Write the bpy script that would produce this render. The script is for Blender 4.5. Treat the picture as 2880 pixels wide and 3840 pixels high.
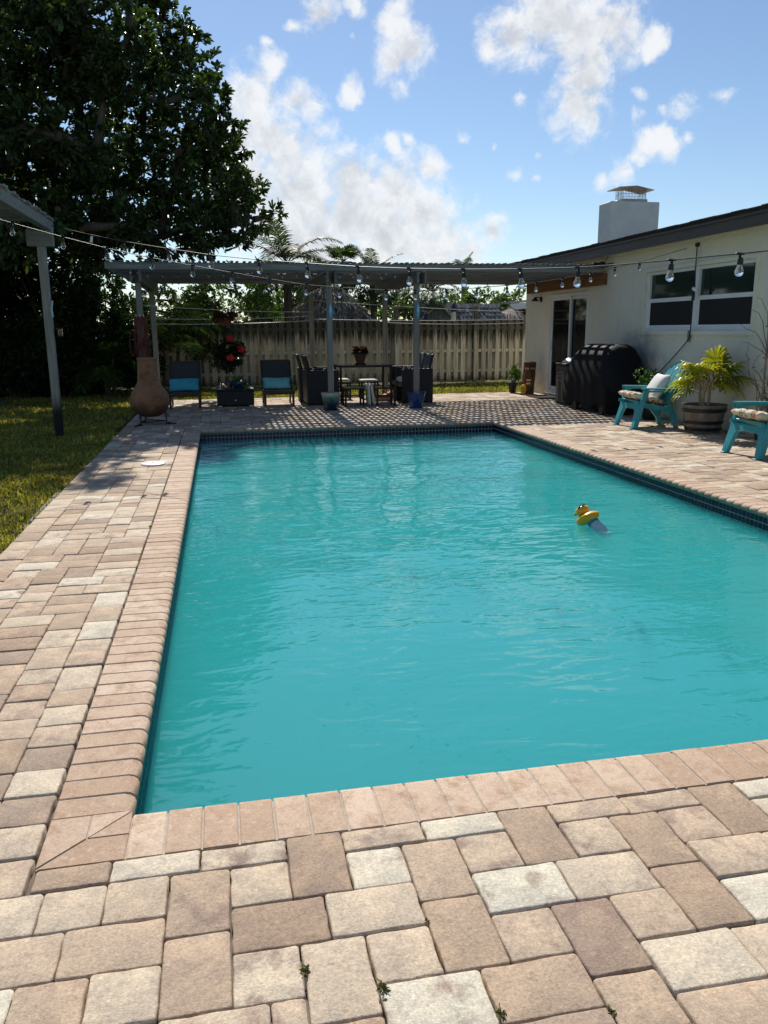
import bpy, bmesh, math, random
import numpy as np
from mathutils import Vector, Matrix, Euler

for o in list(bpy.data.objects): bpy.data.objects.remove(o)
S = bpy.context.scene
COL = S.collection
R = math.radians
random.seed(7)

# ------------------------------------------------------------------ camera
F_PX, CX, CY, CAM_H = 3000.0, 1440.0, 1920.0, 1.37
PITCH, YAW, ROLL = R(12.819), R(-11.310), R(-0.436)
def ray(x, y):
    c, s = math.cos(ROLL), math.sin(ROLL); u, v = x-CX, CY-y
    u, v = c*u-s*v, s*u+c*v
    a = np.array([u, v*math.sin(PITCH)+F_PX*math.cos(PITCH), v*math.cos(PITCH)-F_PX*math.sin(PITCH)])
    c, s = math.cos(YAW), math.sin(YAW)
    return np.array([c*a[0]-s*a[1], s*a[0]+c*a[1], a[2]])
CAM = np.array([0.3177, -2.2023, CAM_H])
_e = ray(CX, CY); RT = ray(CX+1, CY)-_e; UP = ray(CX, CY-1)-_e; FW = _e/np.linalg.norm(_e)
def ground(x, y, z=0.0):
    r = ray(x, y); return CAM+r*((z-CAM[2])/r[2])
def at_y(x, y, Y):
    r = ray(x, y); return CAM+r*((Y-CAM[1])/r[1])
def at_x(x, y, X):
    r = ray(x, y); return CAM+r*((X-CAM[0])/r[0])
def at_plane(x, y, a, b):
    """where a pixel's ray meets the vertical plane over the plan line a-b"""
    n = np.array([b[1]-a[1], a[0]-b[0], 0.0]); r = ray(x, y)
    return CAM+r*((np.array([a[0], a[1], 0])-CAM)@n/(r@n))
def to_px(P):
    v = np.asarray(P, float)-CAM; z = v@FW
    return CX+F_PX*(v@RT)/z, CY-F_PX*(v@UP)/z, z
cam = bpy.data.cameras.new('camera'); cam_o = bpy.data.objects.new('camera', cam); COL.objects.link(cam_o)
m = Matrix.Identity(4)
for i, ax in enumerate((RT, UP, -FW)):
    for j in range(3): m[j][i] = ax[j]
for j in range(3): m[j][3] = CAM[j]
cam_o.matrix_world = m
cam.sensor_fit = 'HORIZONTAL'; cam.sensor_width = 36.0; cam.lens = 36.0*F_PX/2880.0
cam.clip_start = 0.05; cam.clip_end = 2000
S.camera = cam_o

# ------------------------------------------------------------------ light, sky, exposure
SUN_EL, SUN_AZ = R(43.4), R(1.0)          # azimuth measured from +Y towards +X
sun = bpy.data.lights.new('sun', 'SUN'); sun.energy = 4.4; sun.angle = R(0.55); sun.color = (1.0, 0.95, 0.87)
sun_o = bpy.data.objects.new('sun', sun); COL.objects.link(sun_o)
sd = Vector((math.sin(SUN_AZ)*math.cos(SUN_EL), math.cos(SUN_AZ)*math.cos(SUN_EL), math.sin(SUN_EL)))
sun_o.rotation_euler = sd.to_track_quat('Z', 'Y').to_euler(); sun_o.location = sd*50
W = bpy.data.worlds.new('World'); S.world = W; W.use_nodes = True
SKY_STRENGTH = 0.077
def build_world():
    nt = W.node_tree; N = nt.nodes; L = nt.links; N.clear()
    def nd(t, **k):
        n = N.new(t)
        for a, b in k.items(): setattr(n, a, b)
        return n
    def mth(op, a, b=None, c=None, clamp=False):
        n = nd('ShaderNodeMath', operation=op, use_clamp=clamp)
        for i, x in enumerate((a, b, c)):
            if x is None: continue
            if isinstance(x, (int, float)): n.inputs[i].default_value = x
            else: L.new(x, n.inputs[i])
        return n.outputs[0]
    def mrange(x, a, b, lo=0., hi=1., smooth=True):
        n = nd('ShaderNodeMapRange', interpolation_type='SMOOTHSTEP' if smooth else 'LINEAR')
        L.new(x, n.inputs[0])
        for i, q in enumerate((a, b, lo, hi)): n.inputs[i+1].default_value = q
        return n.outputs[0]
    sky = nd('ShaderNodeTexSky', sky_type='NISHITA'); sky.sun_disc = False
    sky.sun_elevation = SUN_EL; sky.sun_rotation = SUN_AZ
    sky.air_density = 1.0; sky.dust_density = 0.15; sky.ozone_density = 3.5
    tc = nd('ShaderNodeTexCoord'); d = tc.outputs['Generated']
    def noise(scale, detail, rough, vec=d):
        n = nd('ShaderNodeTexNoise'); n.inputs['Scale'].default_value = scale; n.inputs['Detail'].default_value = detail
        n.inputs['Roughness'].default_value = rough; L.new(vec, n.inputs['Vector']); return n
    wob = noise(9, 5, .6)
    sub = nd('ShaderNodeVectorMath', operation='SUBTRACT'); L.new(wob.outputs['Color'], sub.inputs[0]); sub.inputs[1].default_value = (.5, .5, .5)
    sc = nd('ShaderNodeVectorMath', operation='SCALE'); L.new(sub.outputs[0], sc.inputs[0]); sc.inputs['Scale'].default_value = .05
    dd = nd('ShaderNodeVectorMath', operation='ADD'); L.new(d, dd.inputs[0]); L.new(sc.outputs[0], dd.inputs[1])
    blobs = [(1000,540,80),(1060,510,48),(930,545,85),(1085,480,26),(525,300,85),(585,465,120),(760,470,120),(640,330,85),(900,470,85),(560,235,75),(640,225,52),(600,300,80),(598,150,30),(560,400,110),(660,420,110),(760,400,80),(850,420,90),(920,368,42),
             (700,520,120),(850,520,115),(980,515,85),(1062,490,36),(620,520,120),
             (858,70,40),(880,125,52),(848,150,34),(872,200,20),(868,30,24),
             (1100,90,62),(1170,50,80),(1250,60,90),(1330,70,62),(1408,85,32),(1262,140,62),(1250,190,48),(1240,245,56),(1200,10,80),(1058,120,30),
             (1340,372,38),(1296,388,26),(1400,315,42),(1440,322,34),(1482,298,16),(1370,340,32),
             (1470,228,30),(1432,240,20),(1552,210,22),(1365,253,20),(1120,370,17),(1010,285,17),(1072,303,11),(755,195,28),(850,312,24),(885,300,16),
             (700,20,46),(650,45,22),(768,8,32),(1165,388,14),(765,88,14),(1165,338,12),(1380,205,18),(1130,225,16),(590,90,14)]
    val = None; core = None
    for (bx, by, br) in blobs:
        r = ray(bx/.576, by/.576); r = r/np.linalg.norm(r)
        dn = nd('ShaderNodeVectorMath', operation='DISTANCE'); L.new(dd.outputs[0], dn.inputs[0]); dn.inputs[1].default_value = tuple(r)
        q = mth('MULTIPLY_ADD', dn.outputs['Value'], -1.0/(br*1.12/.576/3000*.93), 1.0)
        if br < 30: q = mth('MULTIPLY_ADD', q, .8, -.10)
        val = q if val is None else mth('SMOOTH_MAX', val, q, .25)
        if br >= 46: core = q if core is None else mth('SMOOTH_MAX', core, q, .3)
    val = mth('MAXIMUM', val, -1.0)
    # the same kind of scattered cloud outside the picture
    r0 = ray(CX, 600); r0 = r0/np.linalg.norm(r0)
    dn = nd('ShaderNodeVectorMath', operation='DISTANCE'); L.new(d, dn.inputs[0]); dn.inputs[1].default_value = tuple(r0)
    away = mrange(dn.outputs['Value'], .62, .8)
    big = noise(3.1, 4, .55)
    gen = mth('MULTIPLY', mrange(big.outputs[0], .52, .72, -1.0, .9, False), away)
    gen = mth('ADD', gen, mth('MULTIPLY', mth('SUBTRACT', away, 1.0), 1.5))
    val = mth('MAXIMUM', val, gen)
    fb = noise(26, 9, .62, dd.outputs[0]); fb2 = noise(11, 6, .6)
    n1 = mth('SUBTRACT', fb.outputs[0], .5); n2 = mth('SUBTRACT', fb2.outputs[0], .5)
    fb3 = noise(70, 8, .65, dd.outputs[0]); n3 = mth('SUBTRACT', fb3.outputs[0], .5)
    fld = mth('ADD', mth('ADD', mth('MULTIPLY', val, 1.15), mth('MULTIPLY', n1, 2.6)), mth('ADD', mth('MULTIPLY', n2, 1.2), mth('MULTIPLY', n3, .75)))
    dens = mrange(fld, -.08, .95)
    # thick parts turn grey: the bulk of the large banks, broken up by billows
    shift = nd('ShaderNodeVectorMath', operation='ADD'); L.new(dd.outputs[0], shift.inputs[0]); shift.inputs[1].default_value = (0, 0, .02)
    fbs = noise(26, 9, .62, shift.outputs[0]); bil = mth('SUBTRACT', fbs.outputs[0], fb.outputs[0])
    thick = mrange(mth('ADD', mth('MAXIMUM', mth('MULTIPLY', core, .8), mth('MULTIPLY', gen, .6)), mth('ADD', mth('MULTIPLY', n2, 1.3), mth('MULTIPLY', bil, 1.8))), .10, 1.15)
    cm = nd('ShaderNodeMix', data_type='RGBA'); L.new(thick, cm.inputs['Factor'])
    cm.inputs['A'].default_value = tuple(c/SKY_STRENGTH for c in (.66, .67, .68))+(1,)
    cm.inputs['B'].default_value = tuple(c/SKY_STRENGTH for c in (.44, .455, .485))+(1,)
    mix = nd('ShaderNodeMix', data_type='RGBA'); L.new(mth('MULTIPLY', dens, .93), mix.inputs['Factor'])
    L.new(sky.outputs[0], mix.inputs['A']); L.new(cm.outputs['Result'], mix.inputs['B'])
    bg = nd('ShaderNodeBackground'); bg.inputs['Strength'].default_value = SKY_STRENGTH
    L.new(mix.outputs['Result'], bg.inputs['Color'])
    out = nd('ShaderNodeOutputWorld'); L.new(bg.outputs[0], out.inputs['Surface'])
build_world()
S.view_settings.view_transform = 'Standard'; S.view_settings.look = 'None'
S.view_settings.exposure = 0.50; S.view_settings.gamma = 1.0; S.view_settings.use_curve_mapping = False
S.cycles.use_denoising = True
S.cycles.max_bounces = 8; S.cycles.volume_bounces = 4; S.cycles.transparent_max_bounces = 16
S.cycles.caustics_reflective = False; S.cycles.caustics_refractive = False
S.cycles.sample_clamp_indirect = 4.0

# ------------------------------------------------------------------ scene helpers
def tag(o, label=None, cat=None, group=None, kind=None):
    if label: o['label'] = label
    if cat: o['category'] = cat
    if group: o['group'] = group
    if kind: o['kind'] = kind
    return o
def thing(name, label, cat, loc=(0, 0, 0), rz=0.0, group=None):
    o = bpy.data.objects.new(name, None); COL.objects.link(o); o.empty_display_size = .1
    o.location = loc; o.rotation_euler = (0, 0, rz)
    return tag(o, label, cat, group)
def link(name, me, parent=None, loc=None, rot=None, scale=None):
    o = bpy.data.objects.new(name, me); COL.objects.link(o)
    if parent is not None: o.parent = parent
    if loc is not None: o.location = loc
    if rot is not None: o.rotation_euler = rot
    if scale is not None: o.scale = scale if hasattr(scale, '__len__') else (scale,)*3
    return o
def copy_tree(o, parent=None):
    c = o.copy(); COL.objects.link(c); c.parent = parent
    for ch in o.children: copy_tree(ch, c)
    return c
def basis(d):
    d = np.asarray(d, float); d = d/np.linalg.norm(d)
    a = np.array([0, 0, 1.0]) if abs(d[2]) < .9 else np.array([1.0, 0, 0])
    u = np.cross(a, d); u /= np.linalg.norm(u); return d, u, np.cross(d, u)
class MB:
    def __init__(s): s.v = []; s.f = []; s.M = None
    def add(s, vs, fs):
        k = len(s.v)
        if s.M is not None: vs = [tuple(s.M @ Vector(p)) for p in vs]
        s.v += [tuple(p) for p in vs]; s.f += [tuple(i+k for i in q) for q in fs]; return s
    def box(s, c, d, rot=None, bev=0.0, taper=None):
        hx, hy, hz = (q/2 for q in d); vs = []; fs = []
        if bev <= 0:
            vs = [(x, y, z) for x in (-hx, hx) for y in (-hy, hy) for z in (-hz, hz)]
            fs = [(0,1,3,2),(4,6,7,5),(0,4,5,1),(2,3,7,6),(0,2,6,4),(1,5,7,3)]
        else:
            b = min(bev, hx*.98, hy*.98, hz*.98); idx = {}
            for sx in (-1, 1):
                for sy in (-1, 1):
                    for sz in (-1, 1):
                        for ax in range(3):
                            p = [sx*(hx-b), sy*(hy-b), sz*(hz-b)]; p[ax] = (sx*hx, sy*hy, sz*hz)[ax]
                            idx[(sx, sy, sz, ax)] = len(vs); vs.append(tuple(p))
            for sg in (-1, 1):
                fs.append(tuple(idx[(sg, a, c_, 0)] for a, c_ in ((-1,-1),(1,-1),(1,1),(-1,1))))
                fs.append(tuple(idx[(a, sg, c_, 1)] for a, c_ in ((-1,-1),(1,-1),(1,1),(-1,1))))
                fs.append(tuple(idx[(a, c_, sg, 2)] for a, c_ in ((-1,-1),(1,-1),(1,1),(-1,1))))
            for a in (-1, 1):
                for c_ in (-1, 1):
                    fs.append((idx[(a,c_,-1,0)], idx[(a,c_,1,0)], idx[(a,c_,1,1)], idx[(a,c_,-1,1)]))
                    fs.append((idx[(a,-1,c_,0)], idx[(a,1,c_,0)], idx[(a,1,c_,2)], idx[(a,-1,c_,2)]))
                    fs.append((idx[(-1,a,c_,1)], idx[(1,a,c_,1)], idx[(1,a,c_,2)], idx[(-1,a,c_,2)]))
            for sx in (-1, 1):
                for sy in (-1, 1):
                    for sz in (-1, 1): fs.append(tuple(idx[(sx, sy, sz, a)] for a in range(3)))
        if taper is not None:   # scale of the top against the bottom
            vs = [(x*(1+(taper-1)*(z/(2*hz)+.5)), y*(1+(taper-1)*(z/(2*hz)+.5)), z) for x, y, z in vs]
        if rot is not None:
            q = Euler(rot).to_matrix() if not isinstance(rot, Matrix) else rot
            vs = [tuple(q @ Vector(p)) for p in vs]
        return s.add([(x+c[0], y+c[1], z+c[2]) for x, y, z in vs], fs)
    def bar(s, a, b, w, h, up=(0, 0, 1), bev=0.0):
        a = Vector(a); b = Vector(b); x = (b-a); l = x.length; x.normalize()
        y = Vector(up).cross(x)
        if y.length < 1e-4: y = Vector((1, 0, 0)).cross(x)
        y.normalize(); z = x.cross(y); q = Matrix((x, y, z)).transposed()
        return s.box((a+b)/2, (l, w, h), q, bev)
    def tube(s, pts, r, n=8, cap=True):
        pts = [np.asarray(p, float) for p in pts]; m = len(pts)
        rs = r if hasattr(r, '__len__') else [r]*m
        vs = []; fs = []; u = None
        for i, p in enumerate(pts):
            t = pts[min(i+1, m-1)]-pts[max(i-1, 0)]; t = t/(np.linalg.norm(t)+1e-12)
            if u is None: _, u, _ = basis(t)
            u = u-t*(u@t); u = u/(np.linalg.norm(u)+1e-12); w = np.cross(t, u)
            for k in range(n):
                a = 2*math.pi*k/n; vs.append(tuple(p+rs[i]*(math.cos(a)*u+math.sin(a)*w)))
        for i in range(m-1):
            for k in range(n): fs.append((i*n+k, i*n+(k+1) % n, (i+1)*n+(k+1) % n, (i+1)*n+k))
        if cap: fs += [tuple(range(n))[::-1], tuple((m-1)*n+k for k in range(n))]
        return s.add(vs, fs)
    def lathe(s, prof, n=24, c=(0, 0, 0), sy=1.0, cap=True, wob=None):
        vs = []; fs = []; m = len(prof)
        for i, (r, z) in enumerate(prof):
            for k in range(n):
                a = 2*math.pi*k/n; q = r*(1+(wob(a, z) if wob else 0)); vs.append((c[0]+q*math.cos(a), c[1]+q*math.sin(a)*sy, c[2]+z))
        for i in range(m-1):
            for k in range(n): fs.append((i*n+k, i*n+(k+1) % n, (i+1)*n+(k+1) % n, (i+1)*n+k))
        if cap:
            if prof[0][0] > 1e-5: fs.append(tuple(range(n))[::-1])
            if prof[-1][0] > 1e-5: fs.append(tuple((m-1)*n+k for k in range(n)))
        return s.add(vs, fs)
    def prism(s, poly, lo, hi, axes='xy'):
        n = len(poly); P = {'xy': lambda u, v, t: (u, v, t), 'xz': lambda u, v, t: (u, t, v), 'yz': lambda u, v, t: (t, u, v)}[axes]
        vs = [P(u, v, lo) for u, v in poly]+[P(u, v, hi) for u, v in poly]
        fs = [tuple(range(n))[::-1], tuple(range(n, 2*n))]+[(i, (i+1) % n, n+(i+1) % n, n+i) for i in range(n)]
        return s.add(vs, fs)
    def mesh(s, name, mat, smooth=None, recalc=True):
        me = bpy.data.meshes.new(name); me.from_pydata(s.v, [], s.f)
        if recalc and len(s.f) < 60000:
            b = bmesh.new(); b.from_mesh(me); bmesh.ops.recalc_face_normals(b, faces=b.faces); b.to_mesh(me); b.free()
        if mat is not None: me.materials.append(mat)
        if smooth:
            me.polygons.foreach_set('use_smooth', [True]*len(me.polygons)); me.set_sharp_from_angle(angle=R(smooth))
        me.update(); return me
    def build(s, name, mat, parent=None, smooth=None, loc=None, rot=None, recalc=True):
        return link(name, s.mesh(name, mat, smooth, recalc), parent, loc, rot)
def mesh_np(name, verts, faces, mat, smooth=False):
    """fast mesh from arrays; faces is (n,k)"""
    me = bpy.data.meshes.new(name); verts = np.asarray(verts, np.float32); faces = np.asarray(faces, np.int32); n, k = faces.shape
    me.vertices.add(len(verts)); me.vertices.foreach_set('co', verts.ravel())
    me.loops.add(n*k); me.loops.foreach_set('vertex_index', faces.ravel())
    me.polygons.add(n); me.polygons.foreach_set('loop_start', np.arange(0, n*k, k, dtype=np.int32))
    if smooth: me.polygons.foreach_set('use_smooth', np.ones(n, bool))
    me.update(calc_edges=True); me.materials.append(mat); return me
def soft(o, levels=1):
    q = o.modifiers.new('soft', 'SUBSURF'); q.levels = levels; q.render_levels = levels; return o
def crv(a, b, c, n=8):
    a, b, c = (np.asarray(q, float) for q in (a, b, c)); return [(1-t)**2*a+2*t*(1-t)*b+t*t*c for t in np.linspace(0, 1, n)]
def sag(a, b, drop, n=10):
    a = np.asarray(a, float); b = np.asarray(b, float); return [a+(b-a)*t-np.array([0, 0, drop*4*t*(1-t)]) for t in np.linspace(0, 1, n)]

# ------------------------------------------------------------------ materials
class NT:
    def __init__(s, name):
        s.m = bpy.data.materials.new(name); s.m.use_nodes = True; s.t = s.m.node_tree; s.t.nodes.clear()
        s.out = s.n('ShaderNodeOutputMaterial'); s.p = s.n('ShaderNodeBsdfPrincipled'); s.l(s.p.outputs[0], s.out.inputs[0])
    def n(s, t, **k):
        q = s.t.nodes.new(t)
        for a, b in k.items(): setattr(q, a, b)
        return q
    def l(s, a, b): s.t.links.new(a, b)
    def setin(s, sock, v):
        if isinstance(v, bpy.types.NodeSocket): s.l(v, sock)
        elif isinstance(v, tuple) and len(v) == 3 and sock.type == 'RGBA': sock.default_value = v+(1,)
        else: sock.default_value = v
    def math(s, op, a, b=0., clamp=False):
        q = s.n('ShaderNodeMath', operation=op, use_clamp=clamp); s.setin(q.inputs[0], a); s.setin(q.inputs[1], b); return q.outputs[0]
    def coord(s, kind='Object', scale=None, rot=None):
        if kind == 'World': c = s.n('ShaderNodeNewGeometry').outputs['Position']
        else: c = s.n('ShaderNodeTexCoord').outputs[kind]
        if scale or rot:
            mp = s.n('ShaderNodeMapping'); s.l(c, mp.inputs[0])
            if scale: mp.inputs['Scale'].default_value = scale
            if rot: mp.inputs['Rotation'].default_value = rot
            c = mp.outputs[0]
        return c
    def noise(s, scale, detail=4, rough=.55, vec=None, out=0, dist=0.):
        q = s.n('ShaderNodeTexNoise'); q.inputs['Scale'].default_value = scale; q.inputs['Detail'].default_value = detail
        q.inputs['Roughness'].default_value = rough; q.inputs['Distortion'].default_value = dist
        s.l(vec if vec is not None else s.coord(), q.inputs['Vector']); return q.outputs[out]
    def voro(s, scale, vec=None, feature='F1', out='Distance'):
        q = s.n('ShaderNodeTexVoronoi', feature=feature); q.inputs['Scale'].default_value = scale
        s.l(vec if vec is not None else s.coord(), q.inputs['Vector']); return q.outputs[out]
    def ramp(s, x, stops, interp='LINEAR'):
        q = s.n('ShaderNodeValToRGB'); q.color_ramp.interpolation = interp; e = q.color_ramp.elements
        while len(e) < len(stops): e.new(.5)
        for i, (p, c) in enumerate(stops): e[i].position = p; e[i].color = (c if hasattr(c, '__len__') else (c,)*3)+(1,)
        s.l(x, q.inputs[0]); return q.outputs[0]
    def mix(s, f, a, b, mode='MIX'):
        q = s.n('ShaderNodeMix', data_type='RGBA', blend_type=mode)
        s.setin(q.inputs['Factor'], f); s.setin(q.inputs['A'], a); s.setin(q.inputs['B'], b); return q.outputs['Result']
    def step(s, x, a, b):
        q = s.n('ShaderNodeMapRange', interpolation_type='SMOOTHSTEP'); s.l(x, q.inputs[0]); q.inputs[1].default_value = a; q.inputs[2].default_value = b; return q.outputs[0]
    def sep(s, v):
        q = s.n('ShaderNodeSeparateXYZ'); s.l(v, q.inputs[0]); return q.outputs
    def island(s): return s.n('ShaderNodeNewGeometry').outputs['Random Per Island']
    def objrand(s): return s.n('ShaderNodeObjectInfo').outputs['Random']
    def bump(s, h, strength=.3, dist=.01):
        q = s.n('ShaderNodeBump'); q.inputs['Strength'].default_value = strength; q.inputs['Distance'].default_value = dist; s.l(h, q.inputs['Height'])
        s.l(q.outputs[0], s.p.inputs['Normal']); return s
    def set(s, color=None, rough=None, spec=None, metal=None, **k):
        if color is not None: s.setin(s.p.inputs['Base Color'], color)
        if rough is not None: s.setin(s.p.inputs['Roughness'], rough)
        if spec is not None: s.setin(s.p.inputs['Specular IOR Level'], spec)
        if metal is not None: s.setin(s.p.inputs['Metallic'], metal)
        for a, b in k.items(): s.setin(s.p.inputs[a.replace('_', ' ')], b)
        return s
def vary(name, c, amt=.25, scale=8, rough=.6, bump=0., bscale=60, spec=.4, rnd=0., dirt=None, metal=0.):
    """plain material with soft blotches, fine relief and per-object shift"""
    q = NT(name); f = q.noise(scale, 5, .6)
    lo = tuple(x*(1-amt) for x in c); hi = tuple(min(1, x*(1+amt)) for x in c)
    col = q.ramp(f, [(.3, lo), (.7, hi)])
    if rnd:
        r = q.objrand(); col = q.mix(1.0, col, q.ramp(r, [(0, 1-rnd), (1, 1+rnd)]), 'MULTIPLY')
    if dirt: col = q.mix(q.step(q.noise(dirt[1], 6, .65), .5, .72), col, dirt[0])
    q.set(col, rough, spec, metal)
    if bump: q.bump(q.noise(bscale, 4, .6), bump, .01)
    return q.m
def leafmat(name, a, b, trans=.25, rough=.45, tcol=None, spec=.35):
    q = NT(name); i = q.island(); col = q.ramp(i, [(0, a), (.75, b), (1, tuple(min(1, x*1.6) for x in b))])
    big = q.noise(1.1, 3, .5, q.coord('World')); col = q.mix(1.0, col, q.ramp(big, [(.3, .6), (.7, 1.3)]), 'MULTIPLY')
    q.set(col, rough, spec)
    t = q.n('ShaderNodeBsdfTranslucent'); q.l(q.mix(1.0, col, tcol or (1.5, 1.7, .6), 'MULTIPLY'), t.inputs[0])
    mx = q.n('ShaderNodeMixShader'); mx.inputs[0].default_value = trans
    q.l(q.p.outputs[0], mx.inputs[1]); q.l(t.outputs[0], mx.inputs[2]); q.l(mx.outputs[0], q.out.inputs[0])
    return q.m
M = {}
def paver_mat(name, src):
    q = NT(name)
    if src == 'color':
        oi = q.n('ShaderNodeObjectInfo'); sx = q.sep(oi.outputs['Color']); tone = sx[0]; shift = sx[1]
    else:
        tone = q.island(); shift = q.math('FRACT', q.math('MULTIPLY', tone, 37.7))
    base = q.ramp(tone, [(0, (.315, .24, .185)), (.16, (.325, .237, .168)), (.34, (.405, .308, .222)), (.55, (.45, .352, .26)), (.75, (.49, .405, .305)), (.9, (.525, .455, .355)), (1, (.56, .52, .42))])
    w = q.coord('World')
    base = q.mix(q.step(q.noise(9, 4, .6, w), .42, .68), base, q.mix(1.0, base, (1.2, 1.17, 1.12), 'MULTIPLY'))
    base = q.mix(q.math('MULTIPLY', q.step(q.noise(13, 4, .6, w, dist=.4), .46, .70), shift), base, (.265, .185, .15))
    base = q.mix(q.math('MULTIPLY', q.step(q.noise(42, 5, .7, w), .5, .66), .55), base, q.mix(1.0, base, (.72, .70, .69), 'MULTIPLY'))
    base = q.mix(q.math('MULTIPLY', q.step(q.noise(55, 4, .7, q.coord('World', (1, 1.3, 1))), .54, .68), .5), base, q.mix(1.0, base, (1.32, 1.34, 1.36), 'MULTIPLY'))
    base = q.mix(1.0, base, q.ramp(q.noise(130, 3, .75, w), [(.3, .74), (.5, 1.0), (.7, 1.24)]), 'MULTIPLY')
    sp = q.noise(330, 2, .7, w); base = q.mix(q.step(sp, .66, .76), base, (.66, .60, .50))
    base = q.mix(q.math('MULTIPLY', q.step(q.noise(240, 2, .7, w), .64, .74), .55), base, (.2, .165, .13))
    base = q.mix(q.math('MULTIPLY', q.step(q.noise(1.3, 5, .65, w), .55, .8), .35), base, (.28, .245, .2))
    q.set(base, .88, .25)
    h = q.math('ADD', q.noise(260, 3, .7, w), q.math('MULTIPLY', q.noise(45, 4, .6, w), 1.4)); q.bump(h, .5, .004)
    return q.m
M['paver'] = paver_mat('paver concrete', 'color'); M['paver_far'] = paver_mat('paver concrete far', 'island')
def _m():
    q = NT('coping brick'); w = q.coord('World'); r = q.objrand()
    b = q.ramp(r, [(0, (.38, .26, .175)), (.5, (.47, .345, .25)), (1, (.55, .425, .32))])
    b = q.mix(q.step(q.noise(11, 5, .65, w, dist=.6), .45, .7), b, (.36, .235, .155))
    b = q.mix(q.math('MULTIPLY', q.step(q.noise(34, 5, .7, w), .52, .7), .5), b, (.56, .45, .345))
    b = q.mix(1.0, b, q.ramp(q.noise(140, 3, .75, w), [(.3, .80), (.5, 1.0), (.7, 1.18)]), 'MULTIPLY')
    b = q.mix(q.math('MULTIPLY', q.step(q.noise(46, 5, .7, q.coord('World', (1, 1, 1)), dist=.8), .50, .64), .55), b, q.mix(1.0, b, (.76, .70, .66), 'MULTIPLY'))
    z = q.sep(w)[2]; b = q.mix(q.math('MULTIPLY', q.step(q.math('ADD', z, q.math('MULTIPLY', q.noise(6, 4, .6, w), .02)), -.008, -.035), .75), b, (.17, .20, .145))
    q.set(b, .8, .3); q.bump(q.math('ADD', q.noise(180, 3, .7, w), q.noise(30, 4, .6, w)), .35, .003); M['coping'] = q.m
    q = NT('tile glaze navy'); r = q.objrand(); i = q.island()
    b = q.ramp(q.math('FRACT', q.math('ADD', r, i)), [(0, (.003, .005, .018)), (.5, (.005, .010, .032)), (1, (.009, .02, .05))])
    q.set(b, .15, .25); q.bump(q.noise(40, 2, .5, q.coord('World')), .08, .004); M['tile'] = q.m
    q = NT('pool water'); w = q.coord('World')
    fr = q.n('ShaderNodeFresnel'); fr.inputs['IOR'].default_value = 1.9
    calm = q.step(q.noise(.42, 2, .5, w), .40, .60)
    n1 = q.noise(3.6, 2, .5, q.coord('World', (1, 2.1, 1)), dist=.6); n2 = q.noise(12, 2, .5, q.coord('World', (1, 2.0, 1)), dist=.4); n3 = q.noise(1.3, 2, .5, q.coord('World', (1, 1.5, 1)))
    hgt = q.math('ADD', q.math('ADD', n1, q.math('MULTIPLY', q.math('MULTIPLY', n2, q.math('ADD', q.math('MULTIPLY', calm, .8), .2)), .42)), q.math('MULTIPLY', n3, 1.3))
    bp = q.n('ShaderNodeBump'); q.l(hgt, bp.inputs['Height']); bp.inputs['Distance'].default_value = .05; bp.inputs['Strength'].default_value = .19
    q.l(bp.outputs[0], fr.inputs['Normal'])
    gl = q.n('ShaderNodeBsdfGlossy'); gl.inputs['Roughness'].default_value = .012; q.l(bp.outputs[0], gl.inputs['Normal'])
    tr = q.n('ShaderNodeBsdfTransparent')
    m2 = q.n('ShaderNodeMixShader'); q.l(q.math('MULTIPLY', fr.outputs[0], q.math('SUBTRACT', 1.0, q.n('ShaderNodeNewGeometry').outputs['Backfacing'])), m2.inputs[0]); q.l(tr.outputs[0], m2.inputs[1]); q.l(gl.outputs[0], m2.inputs[2])
    q.l(m2.outputs[0], q.out.inputs[0])
    vs_ = q.n('ShaderNodeVolumeScatter'); vs_.inputs['Color'].default_value = (.10, .94, .95, 1); vs_.inputs['Density'].default_value = 2.6; vs_.inputs['Anisotropy'].default_value = 0.
    va_ = q.n('ShaderNodeVolumeAbsorption'); va_.inputs['Color'].default_value = (.01, .62, .63, 1); va_.inputs['Density'].default_value = 2.4
    ad = q.n('ShaderNodeAddShader'); q.l(vs_.outputs[0], ad.inputs[0]); q.l(va_.outputs[0], ad.inputs[1]); q.l(ad.outputs[0], q.out.inputs[1]); M['water'] = q.m
    q = NT('stucco'); w = q.coord('World'); x, y, z = q.sep(w)
    b = q.ramp(q.noise(1.2, 5, .6, w), [(.3, (.78, .735, .60)), (.7, (.86, .815, .68))])
    # soot behind the grill, splash dirt along the foot of the wall
    dy = q.math('DIVIDE', q.math('SUBTRACT', y, 10.15), 1.0); dz = q.math('DIVIDE', q.math('SUBTRACT', z, .85), .62)
    d2 = q.math('ADD', q.math('MULTIPLY', dy, dy), q.math('MULTIPLY', dz, dz))
    soot = q.math('MULTIPLY', q.step(q.math('ADD', d2, q.math('MULTIPLY', q.noise(4, 5, .6, w), 1.1)), 1.45, .35), .72)
    b = q.mix(soot, b, (.10, .105, .12))
    foot = q.step(q.math('ADD', z, q.math('MULTIPLY', q.noise(5, 4, .6, w), .5)), .55, .12); b = q.mix(q.math('MULTIPLY', foot, .45), b, (.42, .37, .28))
    streak = q.step(q.noise(1, 4, .6, q.coord('World', (1, 9, .5))), .56, .75); b = q.mix(q.math('MULTIPLY', streak, .18), b, (.45, .42, .34))
    q.set(b, .92, .2); q.bump(q.math('ADD', q.noise(75, 5, .7, w), q.math('MULTIPLY', q.noise(22, 3, .6, w), 1.2)), .95, .014); M['stucco'] = q.m
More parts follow.
